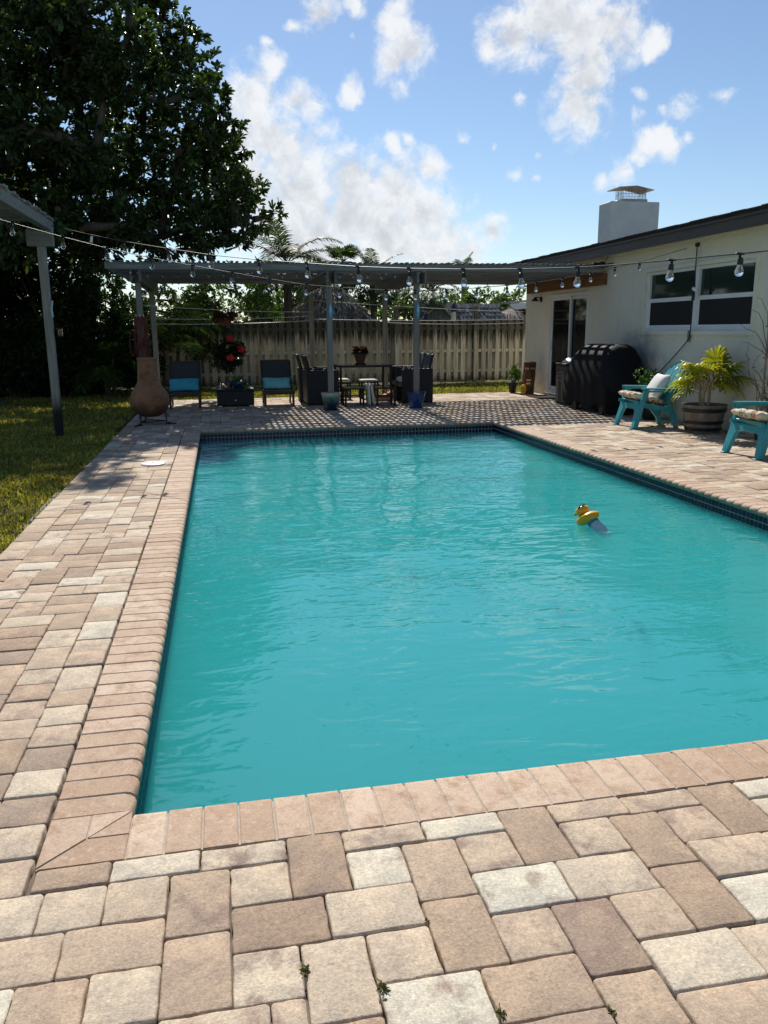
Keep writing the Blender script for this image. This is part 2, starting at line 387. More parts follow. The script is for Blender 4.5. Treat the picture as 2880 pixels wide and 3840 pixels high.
    for fn_, shade_mul in (('fence', 1.0), ('fence_back_shaded', .45)):
        q = NT('weathered fence pine '+fn_); w = q.coord('World'); x, y, z = q.sep(w); r = q.objrand()
        g = q.noise(1, 6, .65, q.coord('World', (34, 34, 1.6)))
        b = q.ramp(g, [(.28, (.30, .275, .22)), (.5, (.51, .48, .40)), (.75, (.66, .63, .54))])
        b = q.mix(1.0, b, q.ramp(r, [(0, .7), (1, 1.25)]), 'MULTIPLY')
        drip = q.noise(1, 5, .7, q.coord('World', (16, 16, .9)))
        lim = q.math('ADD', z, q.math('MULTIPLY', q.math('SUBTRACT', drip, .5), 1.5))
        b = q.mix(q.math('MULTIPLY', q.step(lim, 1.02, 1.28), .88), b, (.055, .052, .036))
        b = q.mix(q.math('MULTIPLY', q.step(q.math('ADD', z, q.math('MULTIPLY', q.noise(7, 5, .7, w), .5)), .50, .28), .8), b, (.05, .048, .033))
        kn = q.voro(5.5, q.coord('World', (1.6, 1.6, .55))); b = q.mix(q.math('MULTIPLY', q.step(kn, .10, .05), .7), b, (.10, .08, .055))
        b = q.mix(1.0, b, (shade_mul, shade_mul*.96, shade_mul*.9), 'MULTIPLY'); q.set(b, .9, .2); q.bump(g, .5, .006); M[fn_] = q.m  # back pickets get a dimmed copy: shade of the gaps painted into their colour
    q = NT('weathered grey lumber'); w = q.coord('Object'); r = q.objrand()
    g = q.noise(1, 6, .65, q.coord('World', (2.2, 26, 26)))
    b = q.ramp(g, [(.25, (.12, .122, .115)), (.55, (.205, .208, .196)), (.8, (.29, .293, .28))]); b = q.mix(1.0, b, q.ramp(r, [(0, .8), (1, 1.2)]), 'MULTIPLY')
    kn = q.voro(3.2, q.coord('World', (1, 3, 3))); b = q.mix(q.math('MULTIPLY', q.step(kn, .07, .03), .7), b, (.09, .075, .06))
    q.set(b, .88, .2); q.bump(g, .4, .005); M['lumber'] = q.m
    q = NT('grey stained post'); r = q.objrand(); g = q.noise(1, 6, .65, q.coord('World', (26, 26, 2)))
    b = q.ramp(g, [(.25, (.165, .155, .135)), (.55, (.25, .24, .21)), (.8, (.33, .32, .285))])
    q.set(b, .85, .25); q.bump(g, .4, .005); M['post'] = q.m
    z = q.sep(q.coord('World'))[2]
    q = NT('grey post with charred foot'); g = q.noise(1, 6, .65, q.coord('World', (26, 26, 2))); z = q.sep(q.coord('World'))[2]
    b = q.ramp(g, [(.25, (.20, .19, .165)), (.55, (.30, .29, .255)), (.8, (.39, .38, .34))])
    b = q.mix(q.step(q.math('ADD', z, q.math('MULTIPLY', g, .2)), .72, .38), b, (.02, .018, .015)); q.set(b, .85, .25); q.bump(g, .4, .005); M['post_char'] = q.m
    q = NT('brown cedar ledger'); g = q.noise(1, 6, .65, q.coord('World', (26, 2, 26)))
    q.set(q.ramp(g, [(.25, (.10, .045, .02)), (.55, (.21, .10, .045)), (.8, (.32, .17, .08))]), .8, .3); q.bump(g, .4, .005); M['ledger'] = q.m
    q = NT('roof shingle'); g = q.noise(60, 4, .7, q.coord('World')); q.set(q.ramp(g, [(.3, (.035, .03, .027)), (.7, (.075, .065, .058))]), .95, .15); q.bump(g, .6, .01); M['shingle'] = q.m
    q = NT('dark brown fascia paint'); g = q.noise(1, 5, .6, q.coord('World', (4, 1, 8))); q.set(q.ramp(g, [(.3, (.055, .043, .037)), (.7, (.085, .068, .058))]), .6, .35); M['fascia'] = q.m
    q = NT('old shed shakes'); g = q.noise(1, 5, .7, q.coord('World', (12, 12, 3))); r = q.objrand()
    b = q.ramp(g, [(.25, (.06, .065, .068)), (.75, (.20, .205, .20))]); q.set(q.mix(1.0, b, q.ramp(r, [(0, .6), (1, 1.4)]), 'MULTIPLY'), .9, .2); M['shake'] = q.m
    q = NT('thatch palm'); i = q.island(); q.set(q.ramp(i, [(0, (.15, .125, .10)), (.6, (.42, .36, .29)), (1, (.62, .56, .47))]), .9, .2); M['thatch'] = q.m
    q = NT('bark'); g = q.noise(1, 6, .7, q.coord('Object', (9, 9, 2))); q.set(q.ramp(g, [(.3, (.045, .036, .027)), (.7, (.14, .115, .09))]), .95, .15); q.bump(g, .8, .03); M['bark'] = q.m
    q = NT('lawn soil'); w = q.coord('World')
    b = q.mix(q.step(q.noise(2.2, 5, .65, w), .4, .65), (.085, .095, .03), (.15, .12, .065)); b = q.mix(q.step(q.noise(60, 3, .7, w), .5, .7), b, (.07, .075, .03)); q.set(b, .95, .1); q.bump(q.noise(40, 5, .7, w), 1, .03); M['soil'] = q.m
    q = NT('joint sand'); w = q.coord('World'); q.set(q.ramp(q.noise(20, 5, .7, w), [(.3, (.12, .10, .08)), (.7, (.22, .185, .15))]), .98, .1); M['sand'] = q.m
    q = NT('grout'); w = q.coord('World'); q.set(q.ramp(q.noise(30, 4, .6, w), [(.3, (.34, .30, .25)), (.7, (.47, .42, .355))]), .9, .2); M['grout'] = q.m
    q = NT('tile grout'); q.set(q.ramp(q.noise(30, 4, .6, q.coord('World')), [(.3, (.34, .35, .35)), (.7, (.48, .48, .47))]), .9, .2); M['tgrout'] = q.m
    q = NT('pool plaster'); q.set(q.ramp(q.noise(2, 5, .6, q.coord('World')), [(.3, (.18, .52, .53)), (.7, (.30, .62, .62))]), .8, .3); M['plaster'] = q.m
    q = NT('concrete'); q.set(q.ramp(q.noise(9, 6, .7, q.coord('World')), [(.3, (.15, .14, .125)), (.7, (.28, .265, .24))]), .95, .2); q.bump(q.noise(50, 5, .7, q.coord('World')), .6, .01); M['concrete'] = q.m
    q = NT('wicker resin'); x = q.n('ShaderNodeTexWave', wave_type='BANDS', bands_direction='Z'); x.inputs['Scale'].default_value = 22; q.l(q.coord(), x.inputs['Vector'])
    y = q.n('ShaderNodeTexWave', wave_type='BANDS', bands_direction='DIAGONAL'); y.inputs['Scale'].default_value = 16; q.l(q.coord(), y.inputs['Vector'])
    q.set(q.ramp(y.outputs[1], [(.2, (.008, .008, .009)), (.8, (.022, .021, .021))]), .45, .4); q.bump(q.math('MULTIPLY', x.outputs[1], y.outputs[1]), .6, .008); M['wicker'] = q.m
    q = NT('terracotta chiminea'); w = q.coord('Object'); z = q.sep(w)[2]
    b = q.ramp(q.noise(4, 5, .6, w), [(.3, (.20, .085, .04)), (.7, (.36, .17, .085))])
    b = q.mix(q.math('MULTIPLY', q.step(q.math('ADD', z, q.math('MULTIPLY', q.noise(6, 4, .6, w), .25)), .50, .33), .8), b, (.06, .028, .02))
    b = q.mix(q.math('MULTIPLY', q.step(q.noise(11, 5, .7, w), .58, .68), .6), b, (.09, .04, .022)); q.set(b, .62, .35); q.bump(q.noise(30, 4, .6, w), .3, .01); M['chiminea'] = q.m
    q = NT('floral cushion cloth'); w = q.coord('Object'); v = q.n('ShaderNodeTexVoronoi'); v.inputs['Scale'].default_value = 9; q.l(w, v.inputs['Vector'])
    ds = q.math('ADD', v.outputs['Distance'], q.math('MULTIPLY', q.noise(45, 3, .6, w), .28))
    b = q.mix(q.step(ds, .50, .42), (.60, .545, .42), (.33, .10, .045)); b = q.mix(q.step(ds, .36, .30), b, (.56, .46, .30)); b = q.mix(q.step(ds, .28, .22), b, (.42, .17, .06))
    g2 = q.voro(14, q.coord('Object', (1, 1, 1), (.5, .3, .9))); b = q.mix(q.math('MULTIPLY', q.step(g2, .2, .13), .75), b, (.20, .22, .11)); q.set(b, .92, .15); q.bump(q.noise(120, 2, .5, w), .2, .003); M['floral'] = q.m
    q = NT('whiskey barrel resin'); w = q.coord('Object'); g = q.noise(1, 5, .65, q.coord('Object', (14, 14, 2)))
    q.set(q.ramp(g, [(.3, (.11, .095, .08)), (.7, (.25, .225, .195))]), .7, .3); q.bump(g, .4, .006); M['barrel'] = q.m
    q = NT('drip glaze green to navy'); w = q.coord('Object'); z = q.sep(w)[2]; t = q.math('ADD', z, q.math('MULTIPLY', q.math('SUBTRACT', q.noise(14, 4, .6, w), .5), .09))
    q.set(q.ramp(q.math('MULTIPLY', t, 3.2), [(0, (.008, .018, .05)), (.35, (.01, .035, .06)), (.52, (.02, .10, .09)), (.72, (.06, .20, .17)), (.84, (.36, .40, .36)), (1, (.45, .46, .42))]), .18, .5); M['drip'] = q.m
    q = NT('carved tiki wood'); g = q.noise(1, 6, .65, q.coord('Object', (18, 18, 3))); q.set(q.ramp(g, [(.3, (.055, .03, .018)), (.7, (.15, .085, .048))]), .75, .3); q.bump(g, .6, .01); M['tiki'] = q.m
    q = NT('bulb glass'); q.set((.95, .97, .97), .03, .5, Transmission_Weight=1.0, IOR=1.3); M['bulb'] = q.m
    q = NT('tinted window glass'); q.set((.012, .03, .022), .06, .6); q.bump(q.noise(1.3, 2, .5, q.coord('World')), .04, .03); M['glass'] = q.m
    q = NT('insect screen'); q.set((.012, .013, .015), .55, .3); M['screen'] = q.m
    q = NT('dark tinted door glass'); q.set((.006, .007, .009), .05, .25); M['dglass'] = q.m
    q = NT('frosted dispenser tube'); q.set((.55, .60, .66), .25, .5, Alpha=.82); M['frost'] = q.m
    q = NT('wire mesh'); q.set((.30, .29, .27), .5, .4, 0.8); M['wiremesh'] = q.m
_m()
M['teal'] = vary('teal resin', (.045, .285, .335), .12, 5, .42, .08, 90, .4)
M['aqua'] = vary('aqua cushion cloth', (.06, .36, .46), .15, 6, .85, .2, 130, .2)
M['aqua2'] = vary('pale aqua cushion cloth', (.16, .44, .47), .15, 6, .85, .2, 130, .2)
M['white_cloth'] = vary('white pillow cloth', (.66, .65, .63), .06, 6, .9, .2, 130, .2)
M['cream'] = vary('cream cushion cloth', (.66, .62, .52), .08, 6, .9, .2, 130, .2)
M['white'] = vary('white vinyl', (.72, .73, .73), .06, 3, .45, 0, 60, .4)
M['chim'] = vary('chimney stucco', (.80, .78, .71), .08, 3, .92, .5, 60, .2)
M['black'] = vary('black plastic', (.012, .012, .013), .2, 9, .45, 0, 60, .4)
M['blackmetal'] = vary('black iron', (.016, .014, .013), .3, 20, .6, .2, 60, .4)
M['cover'] = vary('black grill cover', (.007, .007, .008), .3, 3, .72, .25, 90, .22)
M['darkwood'] = vary('dark stained wood', (.055, .028, .016), .3, 9, .55, .1, 60, .4, .2)
M['sling'] = vary('charcoal sling mesh', (.045, .047, .052), .12, 50, .75, .2, 300, .3)
M['tabletop'] = vary('dark glass tabletop', (.02, .022, .025), .1, 9, .08, 0, 60, .5)
M['cobalt'] = vary('cobalt glaze', (.012, .045, .17), .3, 9, .14, 0, 60, .5)
M['terra'] = vary('dark terracotta', (.13, .055, .035), .25, 9, .8, .2, 60, .2)
M['potblack'] = vary('black nursery pot', (.012, .012, .013), .2, 9, .5, 0, 60, .35)
M['soilpot'] = vary('potting soil', (.035, .025, .018), .4, 40, .98, .6, 60, .1)
M['board'] = vary('blue board paint', (.04, .28, .50), .12, 12, .35, 0, 60, .5)
M['boardstripe'] = vary('pale board stripe', (.35, .60, .68), .1, 12, .35, 0, 60, .5)
M['rope'] = vary('maroon rope', (.17, .05, .045), .3, 60, .9, .5, 220, .15)
M['yellow'] = vary('duck yellow vinyl', (.86, .40, .012), .06, 6, .35, 0, 60, .45)
M['orange'] = vary('orange beak vinyl', (.75, .22, .015), .06, 6, .35, 0, 60, .45)
M['bluecap'] = vary('blue plastic', (.03, .16, .36), .08, 6, .35, 0, 60, .45)
M['eyewhite'] = vary('cream paint', (.72, .64, .36), .1, 20, .6)
M['redpaint'] = vary('red brown paint', (.20, .05, .03), .2, 20, .6)
M['pine_yellow'] = vary('pineapple yellow', (.72, .43, .03), .1, 20, .5)
M['flower_red'] = vary('red petals', (.45, .010, .022), .2, 20, .6)
M['flower_orange'] = vary('orange petals', (.62, .15, .02), .3, 20, .6)
M['cable'] = vary('black cable', (.014, .014, .014), .1, 9, .5, 0, 60, .4)
M['wire'] = vary('white clothesline', (.55, .56, .55), .1, 9, .5, 0, 60, .4)
M['galv'] = vary('galvanised sheet', (.42, .37, .33), .15, 9, .5, 0, 60, .4, 0, None, .5)
M['navycloth'] = vary('navy canvas', (.02, .025, .075), .1, 9, .9)
M['greencloth'] = vary('cream canvas', (.55, .56, .42), .1, 9, .9)
M['bin'] = vary('brown resin bin', (.075, .062, .05), .15, 6, .6, .2, 40, .3)
M['binlight'] = vary('tan resin relief', (.30, .255, .20), .15, 6, .6, .2, 40, .3)
M['mat'] = vary('charcoal doormat', (.03, .03, .032), .2, 60, .95, .6, 200, .1)
M['bamboo'] = vary('weathered stake', (.30, .235, .165), .25, 12, .8, .2)
M['twig'] = vary('dry vine', (.13, .085, .055), .3, 20, .9)
M['towel'] = vary('white towel', (.62, .60, .57), .06, 9, .95, .4, 150, .1)
M['peach'] = vary('peach canvas', (.55, .29, .18), .1, 9, .9)
M['neigh'] = vary('neighbour stucco', (.62, .36, .17), .1, 3, .9)
M['polewood'] = vary('utility pole wood', (.14, .11, .085), .2, 9, .9)
M['leaf_tree'] = leafmat('tree leaf', (.016, .028, .010), (.056, .088, .026), .24, .42)
M['leaf_shrub'] = leafmat('shrub leaf', (.012, .024, .008), (.03, .06, .015), .15, .5)
M['leaf_light'] = leafmat('light tree leaf', (.03, .055, .014), (.08, .13, .025), .3, .5)
M['leaf_palm'] = leafmat('palm leaflet', (.03, .045, .02), (.07, .10, .035), .22, .55, None, .2)
M['leaf_areca'] = leafmat('areca leaflet', (.014, .026, .008), (.03, .052, .011), .10, .7, None, 0.)
M['leaf_fan'] = leafmat('yellow green fan leaf', (.15, .215, .025), (.33, .345, .038), .42, .4, (1.3, 1.2, .5))
M['leaf_pot'] = leafmat('potted plant leaf', (.03, .07, .014), (.09, .17, .035), .3, .45)
M['leaf_dark'] = leafmat('hibiscus leaf', (.008, .018, .006), (.02, .045, .012), .12, .4)
M['leaf_dry'] = leafmat('dry reddish plant', (.06, .03, .02), (.13, .07, .04), .2, .7)
M['grass'] = leafmat('grass blade', (.11, .13, .016), (.31, .30, .06), .35, .6, (1.3, 1.2, .5))
M['weed'] = leafmat('weed leaf', (.05, .06, .015), (.13, .13, .035), .2, .6)
M['litter'] = leafmat('dead leaf', (.10, .06, .03), (.30, .21, .12), .1, .8, (1, 1, 1))

# ================================================================== SETTING
PX, PY, WATER_Z = 4.35, 9.41, -0.150           # pool opening at the coping edge, water level
WL = 0.03                                      # coping overhang past the pool wall
def ring_sheet(name, z, x0, x1, y0, y1, hole, mat, kind='structure'):
    hx0, hx1, hy0, hy1 = hole
    q = MB()
    for a, b, c, d in ((x0, hx0, y0, y1), (hx1, x1, y0, y1), (hx0, hx1, y0, hy0), (hx0, hx1, hy1, y1)):
        q.add([(a, c, z), (b, c, z), (b, d, z), (a, d, z)], [(0, 1, 2, 3)])
    o = q.build(name, mat, recalc=False); tag(o, kind=kind); return o
HOLE = (-WL-.1, PX+WL+.1, -WL-.1, PY+WL+.1)
lawn = ring_sheet('lawn', -.045, -400, 400, -400, 600, HOLE, M['soil'])
tag(lawn, 'short patchy lawn on both sides of the paved pool deck', 'lawn')
patio = ring_sheet('patio', -.030, -1.14, 7.10, -4.0, 14.86, HOLE, M['sand'])
tag(patio, 'paved pool deck of tumbled tan and rose concrete pavers', 'patio')
kerb = MB()
yy = -4.0; rk = random.Random(3)
while yy < 9.2:
    l = rk.uniform(.5, 1.1); kerb.box((-1.165+rk.uniform(-.012, .012), yy+l/2, -.058+rk.uniform(-.012, .004)), (.07, l-.01, .07), (0, rk.uniform(-.1, .1), rk.uniform(-.03, .03)), .018); yy += l
tag(kerb.build('concrete_edging', M['concrete'], smooth=40), 'rough concrete edge restraint along the lawn side of the deck', 'edging', kind='structure')

# ---- pavers -------------------------------------------------------
U = .0763
pavers = []            # x0, y0, w, h, tone or None
NEAR = [(-4,0,2,2,.8),(-2,0,2,2,.72),(0,0,2,2,.62),(2,0,2,3,.3),(4,0,2,2,.68),(8,0,2,2,.95),(10,0,2,3,.42),(12,0,2,2,.6),(16,0,2,2,.66),(18,0,2,3,.25),(20,0,2,2,.5),
        (-3,2,2,2,.55),(-1,2,3,2,.45),(2,3,2,3,.35),(4,2,3,2,.16),(7,2,3,2,.74),(12,2,3,2,1.0),(15,2,3,2,.78),(20,2,3,2,.6),(10,3,2,3,.28),
        (-2,4,2,2,.40),(0,4,2,2,.76),(4,4,2,2,.82),(6,4,2,3,.7),(8,4,2,2,.7),(12,4,2,2,.55),(14,4,2,3,.10),(16,4,2,2,.5),(18,3,2,3,.22),(20,4,3,2,.98),
        (11,6,3,2,.3),(8,6,3,2,.97),(16,6,3,2,.88),(14,7,2,2,.35),(19,6,2,2,.7),(2,6,3,2,.7),(0,6,2,2,.3),(-3,6,3,2,.25),(24,0,2,2,.8),(23,2,2,2,.3)]
occ = set()
X0, Y0 = -.030, -.3175
def put(ix, iy, w, h, tone):
    for a in range(w):
        for b in range(h): occ.add((ix+a, iy+b))
    pavers.append((X0+ix*U, Y0-(iy+h)*U, w*U, h*U, tone))
for q in NEAR: put(*q)
rp = random.Random(11)
for ix in (6, 14, 22):                              # the long ones that run up to the coping
    for b in range(2):
        for a in range(2): occ.add((ix+a, b))
    pavers.append((X0+ix*U, Y0-2*U, 2*U, 2*U+.094, {6: .2, 14: .24, 22: .2}[ix]))
thin = [(-2.5,2.5,.22),(0,3,.92),(3,3,.78),(8,3,.6),(11,3,.96),(16,3,.55),(19,3,.5),(24,3,.94)]
for a, w, t in thin: pavers.append((X0+a*U, Y0, w*U, .090, t))
a = 27.0
while a < 92: w = 3; pavers.append((X0+a*U, Y0, w*U, .090, None)); a += w
for iy in range(0, 48):
    for ix in range(-14, 93):
        if (ix, iy) in occ: continue
        opts = [(3, 2), (2, 3), (2, 2), (2, 2), (3, 2)]; rp.shuffle(opts); opts += [(2, 1), (1, 2), (1, 1)]
        for w, h in opts:
            if ix+w > 93: continue
            if all((ix+a_, iy+b_) not in occ for a_ in range(w) for b_ in range(h)): put(ix, iy, w, h, None); break
def skyline(x0, y0, nx, ny, ux, uy, seed):
    """random mix of 2x2, 3x2 and 2x3 unit stones, cut straight at the far end"""
    rr = random.Random(seed); segs = [[0, nx, 0]]
    while True:
        segs.sort(key=lambda s_: (s_[2], s_[0])); s_ = segs[0]
        if s_[2] >= ny: break
        x, w, h = s_
        pw, ph = rr.choice([(2, 2), (3, 2), (2, 3), (3, 2)])
        if w-pw == 1 or pw > w: pw, ph = ((w, 2) if w in (2, 3) else (2, rr.choice((2, 3))))
        if w-pw == 1: pw, ph = 3, 2
        top = min(h+ph, ny)
        if ny-top == 1: top = ny
        pavers.append((x0+x*ux, y0+h*uy, pw*ux, (top-h)*uy, None))
        segs[0] = [x, pw, h+ph if ny-(h+ph) != 1 else ny]
        if w-pw: segs.append([x+pw, w-pw, h])
        segs.sort(key=lambda q_: q_[0]); out = []
        for g in segs:
            if out and out[-1][2] == g[2] and out[-1][0]+out[-1][1] == g[0]: out[-1][1] += g[1]
            else: out.append(g)
        segs = out
CW = .226
skyline(-.945, Y0, 9, 130, (.945-CW-.010)/9, (PY+CW+.004-Y0)/130, 5)                 # strip between lawn and pool
skyline(PX+CW+.004, Y0+.09, 32, 130, (7.09-PX-CW-.004)/32, (PY+CW+.004-Y0-.09)/130, 6)  # house side
skyline(-.945, PY+CW+.006, 105, 68, (7.09+.945)/105, (14.85-PY-CW-.006)/68, 8)        # under the pergola
y = -1.0
while y < 14.8: pavers.append((-1.118, y, .172, .2295, None)); y += .2315
def paver_verts(w, h, n, r, z0=0.):
    """tumbled stone: rounded uneven outline, worn top edge"""
    g = .0014; hx, hy = w/2-g, h/2-g; rc = min(.008, hx*.4, hy*.4)
    pts = []
    per = max(1, n//4-1)
    corners = ((1, -1), (1, 1), (-1, 1), (-1, -1))
    for k in range(4):
        sx, sy = corners[k]; nx_, ny_ = corners[(k+1) % 4]
        c = (sx*(hx-rc), sy*(hy-rc)); a0 = {0: -90, 1: 0, 2: 90, 3: 180}[k]
        for da in ((20, 70) if n <= 12 else (10, 45, 80)):
            a = R(a0+da); pts.append((c[0]+rc*math.cos(a), c[1]+rc*math.sin(a)))
        m_ = 1 if n <= 12 else 3
        for t in range(1, m_+1):
            t = t/(m_+1); x = sx*(hx-rc)*(1-t)+nx_*(hx-rc)*t; yv = sy*(hy-rc)*(1-t)+ny_*(hy-rc)*t
            if k in (0, 2): pts.append((sx*hx+r.uniform(-.0028, .0014)*sx, yv))
            else: pts.append((x, sy*hy+r.uniform(-.0028, .0014)*sy))
    pts = [(x+r.uniform(-.0008, .0008), y+r.uniform(-.0008, .0008)) for x, y in pts]
    tx, ty = r.uniform(-.012, .012), r.uniform(-.012, .012); dz = r.uniform(-.003, .0015)+z0
    L_ = len(pts); vs = []
    for (ins, z) in ((0, -.035), (0, -.0045), (.0020, -.0011), (.0055, 0)):
        fx = 1-ins/hx; fy = 1-ins/hy
        for x, y in pts: vs.append((x*fx, y*fy, z+dz+x*tx+y*ty if z > -.03 else z))
    vs.append((0, 0, dz+.0008)); c = len(vs)-1
    quads = [(j*L_+i, j*L_+(i+1) % L_, (j+1)*L_+(i+1) % L_, (j+1)*L_+i) for j in range(3) for i in range(L_)]
    tris = [(3*L_+i, 3*L_+(i+1) % L_, c) for i in range(L_)]
    return vs, quads, tris
def px_area(p):
    x0, y0, w, h, _ = p; P = [to_px((x0+a*w, y0+b*h, 0)) for a, b in ((0, 0), (1, 0), (1, 1), (0, 1))]
    if min(q[2] for q in P) < .3: return 0
    cx_ = sum(q[0] for q in P)/4; cy_ = sum(q[1] for q in P)/4
    if not (-120 < cx_ < 3000 and -100 < cy_ < 3960): return 0
    return abs(sum(P[i][0]*P[(i+1) % 4][1]-P[(i+1) % 4][0]*P[i][1] for i in range(4)))/2
order = sorted(range(len(pavers)), key=lambda i: -px_area(pavers[i]))
rv = random.Random(21)
bigv, bigq, bigt = [], [], []
TONES = [.02, .16, .22, .3, .36, .45, .5, .55, .6, .66, .72, .78, .85, .95]
for rank, i in enumerate(order):
    x0, y0, w, h, tone = pavers[i]
    sink = rv.choice((0, 0, 0, -.002, .002)) if y0 < 8 else 0
    if rank < 300:
        vs, qs, ts = paver_verts(w, h, 20, rv, sink)
        me = bpy.data.meshes.new('paver'); me.from_pydata(vs, [], qs+ts); me.materials.append(M['paver'])
        me.polygons.foreach_set('use_smooth', [True]*len(me.polygons)); me.update()
        o = link('paver', me, patio, (x0+w/2, y0+h/2, 0)); o.rotation_euler = (0, 0, rv.uniform(-.006, .006))
        o.color = (tone if tone is not None else rv.choice(TONES), rv.random()**1.5, 0, 1)
    else:
        vs, qs, ts = paver_verts(w, h, 12, rv, sink); k = len(bigv)
        bigv += [(x+x0+w/2, y+y0+h/2, z) for x, y, z in vs]; bigq += [tuple(j+k for j in q) for q in qs]+[tuple(j+k for j in t) for t in ts]
me = bpy.data.meshes.new('paver_field'); me.from_pydata(bigv, [], bigq); me.materials.append(M['paver_far'])
me.polygons.foreach_set('use_smooth', [True]*len(me.polygons)); me.update()
tag(link('paver_field', me, patio), kind='stuff')

# ---- coping -------------------------------------------------------
cop_core = MB()
for a, b, c, d in ((-CW+.002, -.032, -CW+.002, PY+CW-.002), (PX+.032, PX+CW-.002, -CW+.002, PY+CW-.002), (-.032, PX+.032, -CW+.002, -.032), (-.032, PX+.032, PY+.032, PY+CW-.002)):
    cop_core.box(((a+b)/2, (c+d)/2, -.0300), (b-a, d-c, .0525))
coping = cop_core.build('pool_coping', M['grout']); tag(coping, 'tan bullnose brick coping framing the swimming pool', 'coping', kind='structure')
PROF = [(CW, -.056), (CW, -.003), (CW-.003, 0), (.034, 0), (.017, -.004), (.006, -.013), (.0008, -.026), (.002, -.040), (.009, -.051), (.020, -.056)]
def coping_mesh(w):
    q = MB(); e = .0035; n = len(PROF); g = .0022
    rings = [(0+g, .0025), (e+g, 0), (w-e-g, 0), (w-g, .0025)]
    vs = [(d if d > .1 else d+s_*.6, t, z-(s_ if z > -.03 else 0)) for t, s_ in rings for d, z in PROF]
    fs = [(i*n+k, i*n+(k+1) % n, (i+1)*n+(k+1) % n, (i+1)*n+k) for i in range(3) for k in range(n)]+[tuple(range(n)), tuple(3*n+k for k in range(n))]
    q.add(vs, fs); return q.mesh('coping_brick', M['coping'], 35)
rb = random.Random(31)
def coping_run(n, origin, along, out, length):
    w = length/n; me_ = coping_mesh(w)
    ang = math.atan2(along[1], along[0]) - math.pi/2
    # local x = outward, local y = along
    flip = (math.cos(ang)*out[0]+math.sin(ang)*out[1]) < 0
    for k in range(n):
        p = (origin[0]+along[0]*w*k, origin[1]+along[1]*w*k, rb.uniform(-.0012, .0008))
        o = link('coping_brick', me_, coping, p, (rb.uniform(-.004, .004), rb.uniform(-.003, .003), ang))
        if flip: o.scale = (-1, 1, 1)
coping_run(92, (0, 0), (0, 1), (-1, 0), PY); coping_run(92, (PX, 0), (0, 1), (1, 0), PY)
coping_run(43, (0, 0), (1, 0), (0, -1), PX); coping_run(43, (0, PY), (1, 0), (0, 1), PX)
for cx_, cy_, sx, sy in ((0, 0, -1, -1), (PX, 0, 1, -1), (0, PY, -1, 1), (PX, PY, 1, 1)):   # mitred corners
    g = .0016
    for polys in ([(.006, 0), (.113-g, 0), (.113-g, .113-2*g), (.006, .003)], [(.113+g, 0), (CW, 0), (CW, CW-3*g), (.113+g, .113-g)]):
        for sw in (0, 1):
            pl = [((b, a) if sw else (a, b)) for a, b in polys]
            q = MB(); n_ = len(pl)
            vs = [(cx_+sx*a, cy_+sy*b, z) for z in (-.055, -.0025, 0) for a, b in pl]
            ce = (sum(p[0] for p in pl)/n_, sum(p[1] for p in pl)/n_)
            for i_ in range(n_): a, b = pl[i_]; vs[2*n_+i_] = (cx_+sx*(a+(ce[0]-a)*.03), cy_+sy*(b+(ce[1]-b)*.03), 0)
            q.add(vs, [tuple(range(n_)), tuple(2*n_+k for k in range(n_))]+[(j*n_+i_, j*n_+(i_+1) % n_, (j+1)*n_+(i_+1) % n_, (j+1)*n_+i_) for j in range(2) for i_ in range(n_)])
            q.build('coping_brick', M['coping'], coping)

# ---- basin, tile band, water -------------------------------------
bx0, bx1, by0, by1 = -WL, PX+WL, -WL, PY+WL
q = MB()
for (a, b) in (((bx0-.15, by0-.15), (bx0, by1+.15)), ((bx1, by0-.15), (bx1+.15, by1+.15)), ((bx0, by0-.15), (bx1, by0)), ((bx0, by1), (bx1, by1+.15))):
    q.box(((a[0]+b[0])/2, (a[1]+b[1])/2, -.86), (b[0]-a[0], b[1]-a[1], 1.606))
q.add([(bx0, by0, -1.62), (bx1, by0, -1.62), (bx1, by1, -1.25), (bx0, by1, -1.25)], [(0, 1, 2, 3)])
basin = q.build('pool_basin', M['plaster']); tag(basin, 'turquoise plaster shell of the swimming pool', 'pool', kind='structure')
for rad, z in ((1.75, -.42), (1.30, -.255), (.85, -.19)):     # rounded entry steps in the far corner
    q = MB(); n_ = 18; pl = [(bx0, by1)]+[(bx0+rad*1.25*math.cos(a), by1-rad*.62*math.sin(a)) for a in np.linspace(math.pi/2, 0, n_)]
    q.prism(pl, -1.45, z); st = q.build('entry_step', M['plaster'], basin, 30)
    t = MB(); t.tube([(x, y, z+.004) for x, y in pl[1:]], .022, 6); t.build('step_trim', M['tile'], st, 40)
tb = MB()
for (a, b) in (((bx0, by0), (bx0+.004, by1)), ((bx1-.004, by0), (bx1, by1)), ((bx0+.004, by0), (bx1-.004, by0+.004)), ((bx0+.004, by1-.004), (bx1-.004, by1))):
    tb.box(((a[0]+b[0])/2, (a[1]+b[1])/2, -.139), (b[0]-a[0], b[1]-a[1], .164))
band = tb.build('waterline_tile_band', M['tgrout']); tag(band, 'navy mosaic tile band round the waterline of the pool', 'tile band', kind='structure')
tm = MB(); tm.box((0, 0, 0), (.0455, .0455, .005), None, .0014); tile_me = tm.mesh('tile', M['tile'])
tiles = []
for row in range(3):
    z = -.060-.0255-row*.0520
    nk = int((PY+2*WL)/.0515)
    for k in range(nk):
        yv = by0+(k+.5)*(PY+2*WL)/nk
        tiles.append(((bx1-.0050, yv, z), (0, R(90), 0))); tiles.append(((bx0+.0050, yv, z), (0, R(90), 0)))
    nk = int((PX+2*WL)/.0515)
    for k in range(nk):
        xv = bx0+(k+.5)*(PX+2*WL)/nk
        tiles.append(((xv, by1-.0050, z), (R(90), 0, 0))); tiles.append(((xv, by0+.0050, z), (R(90), 0, 0)))
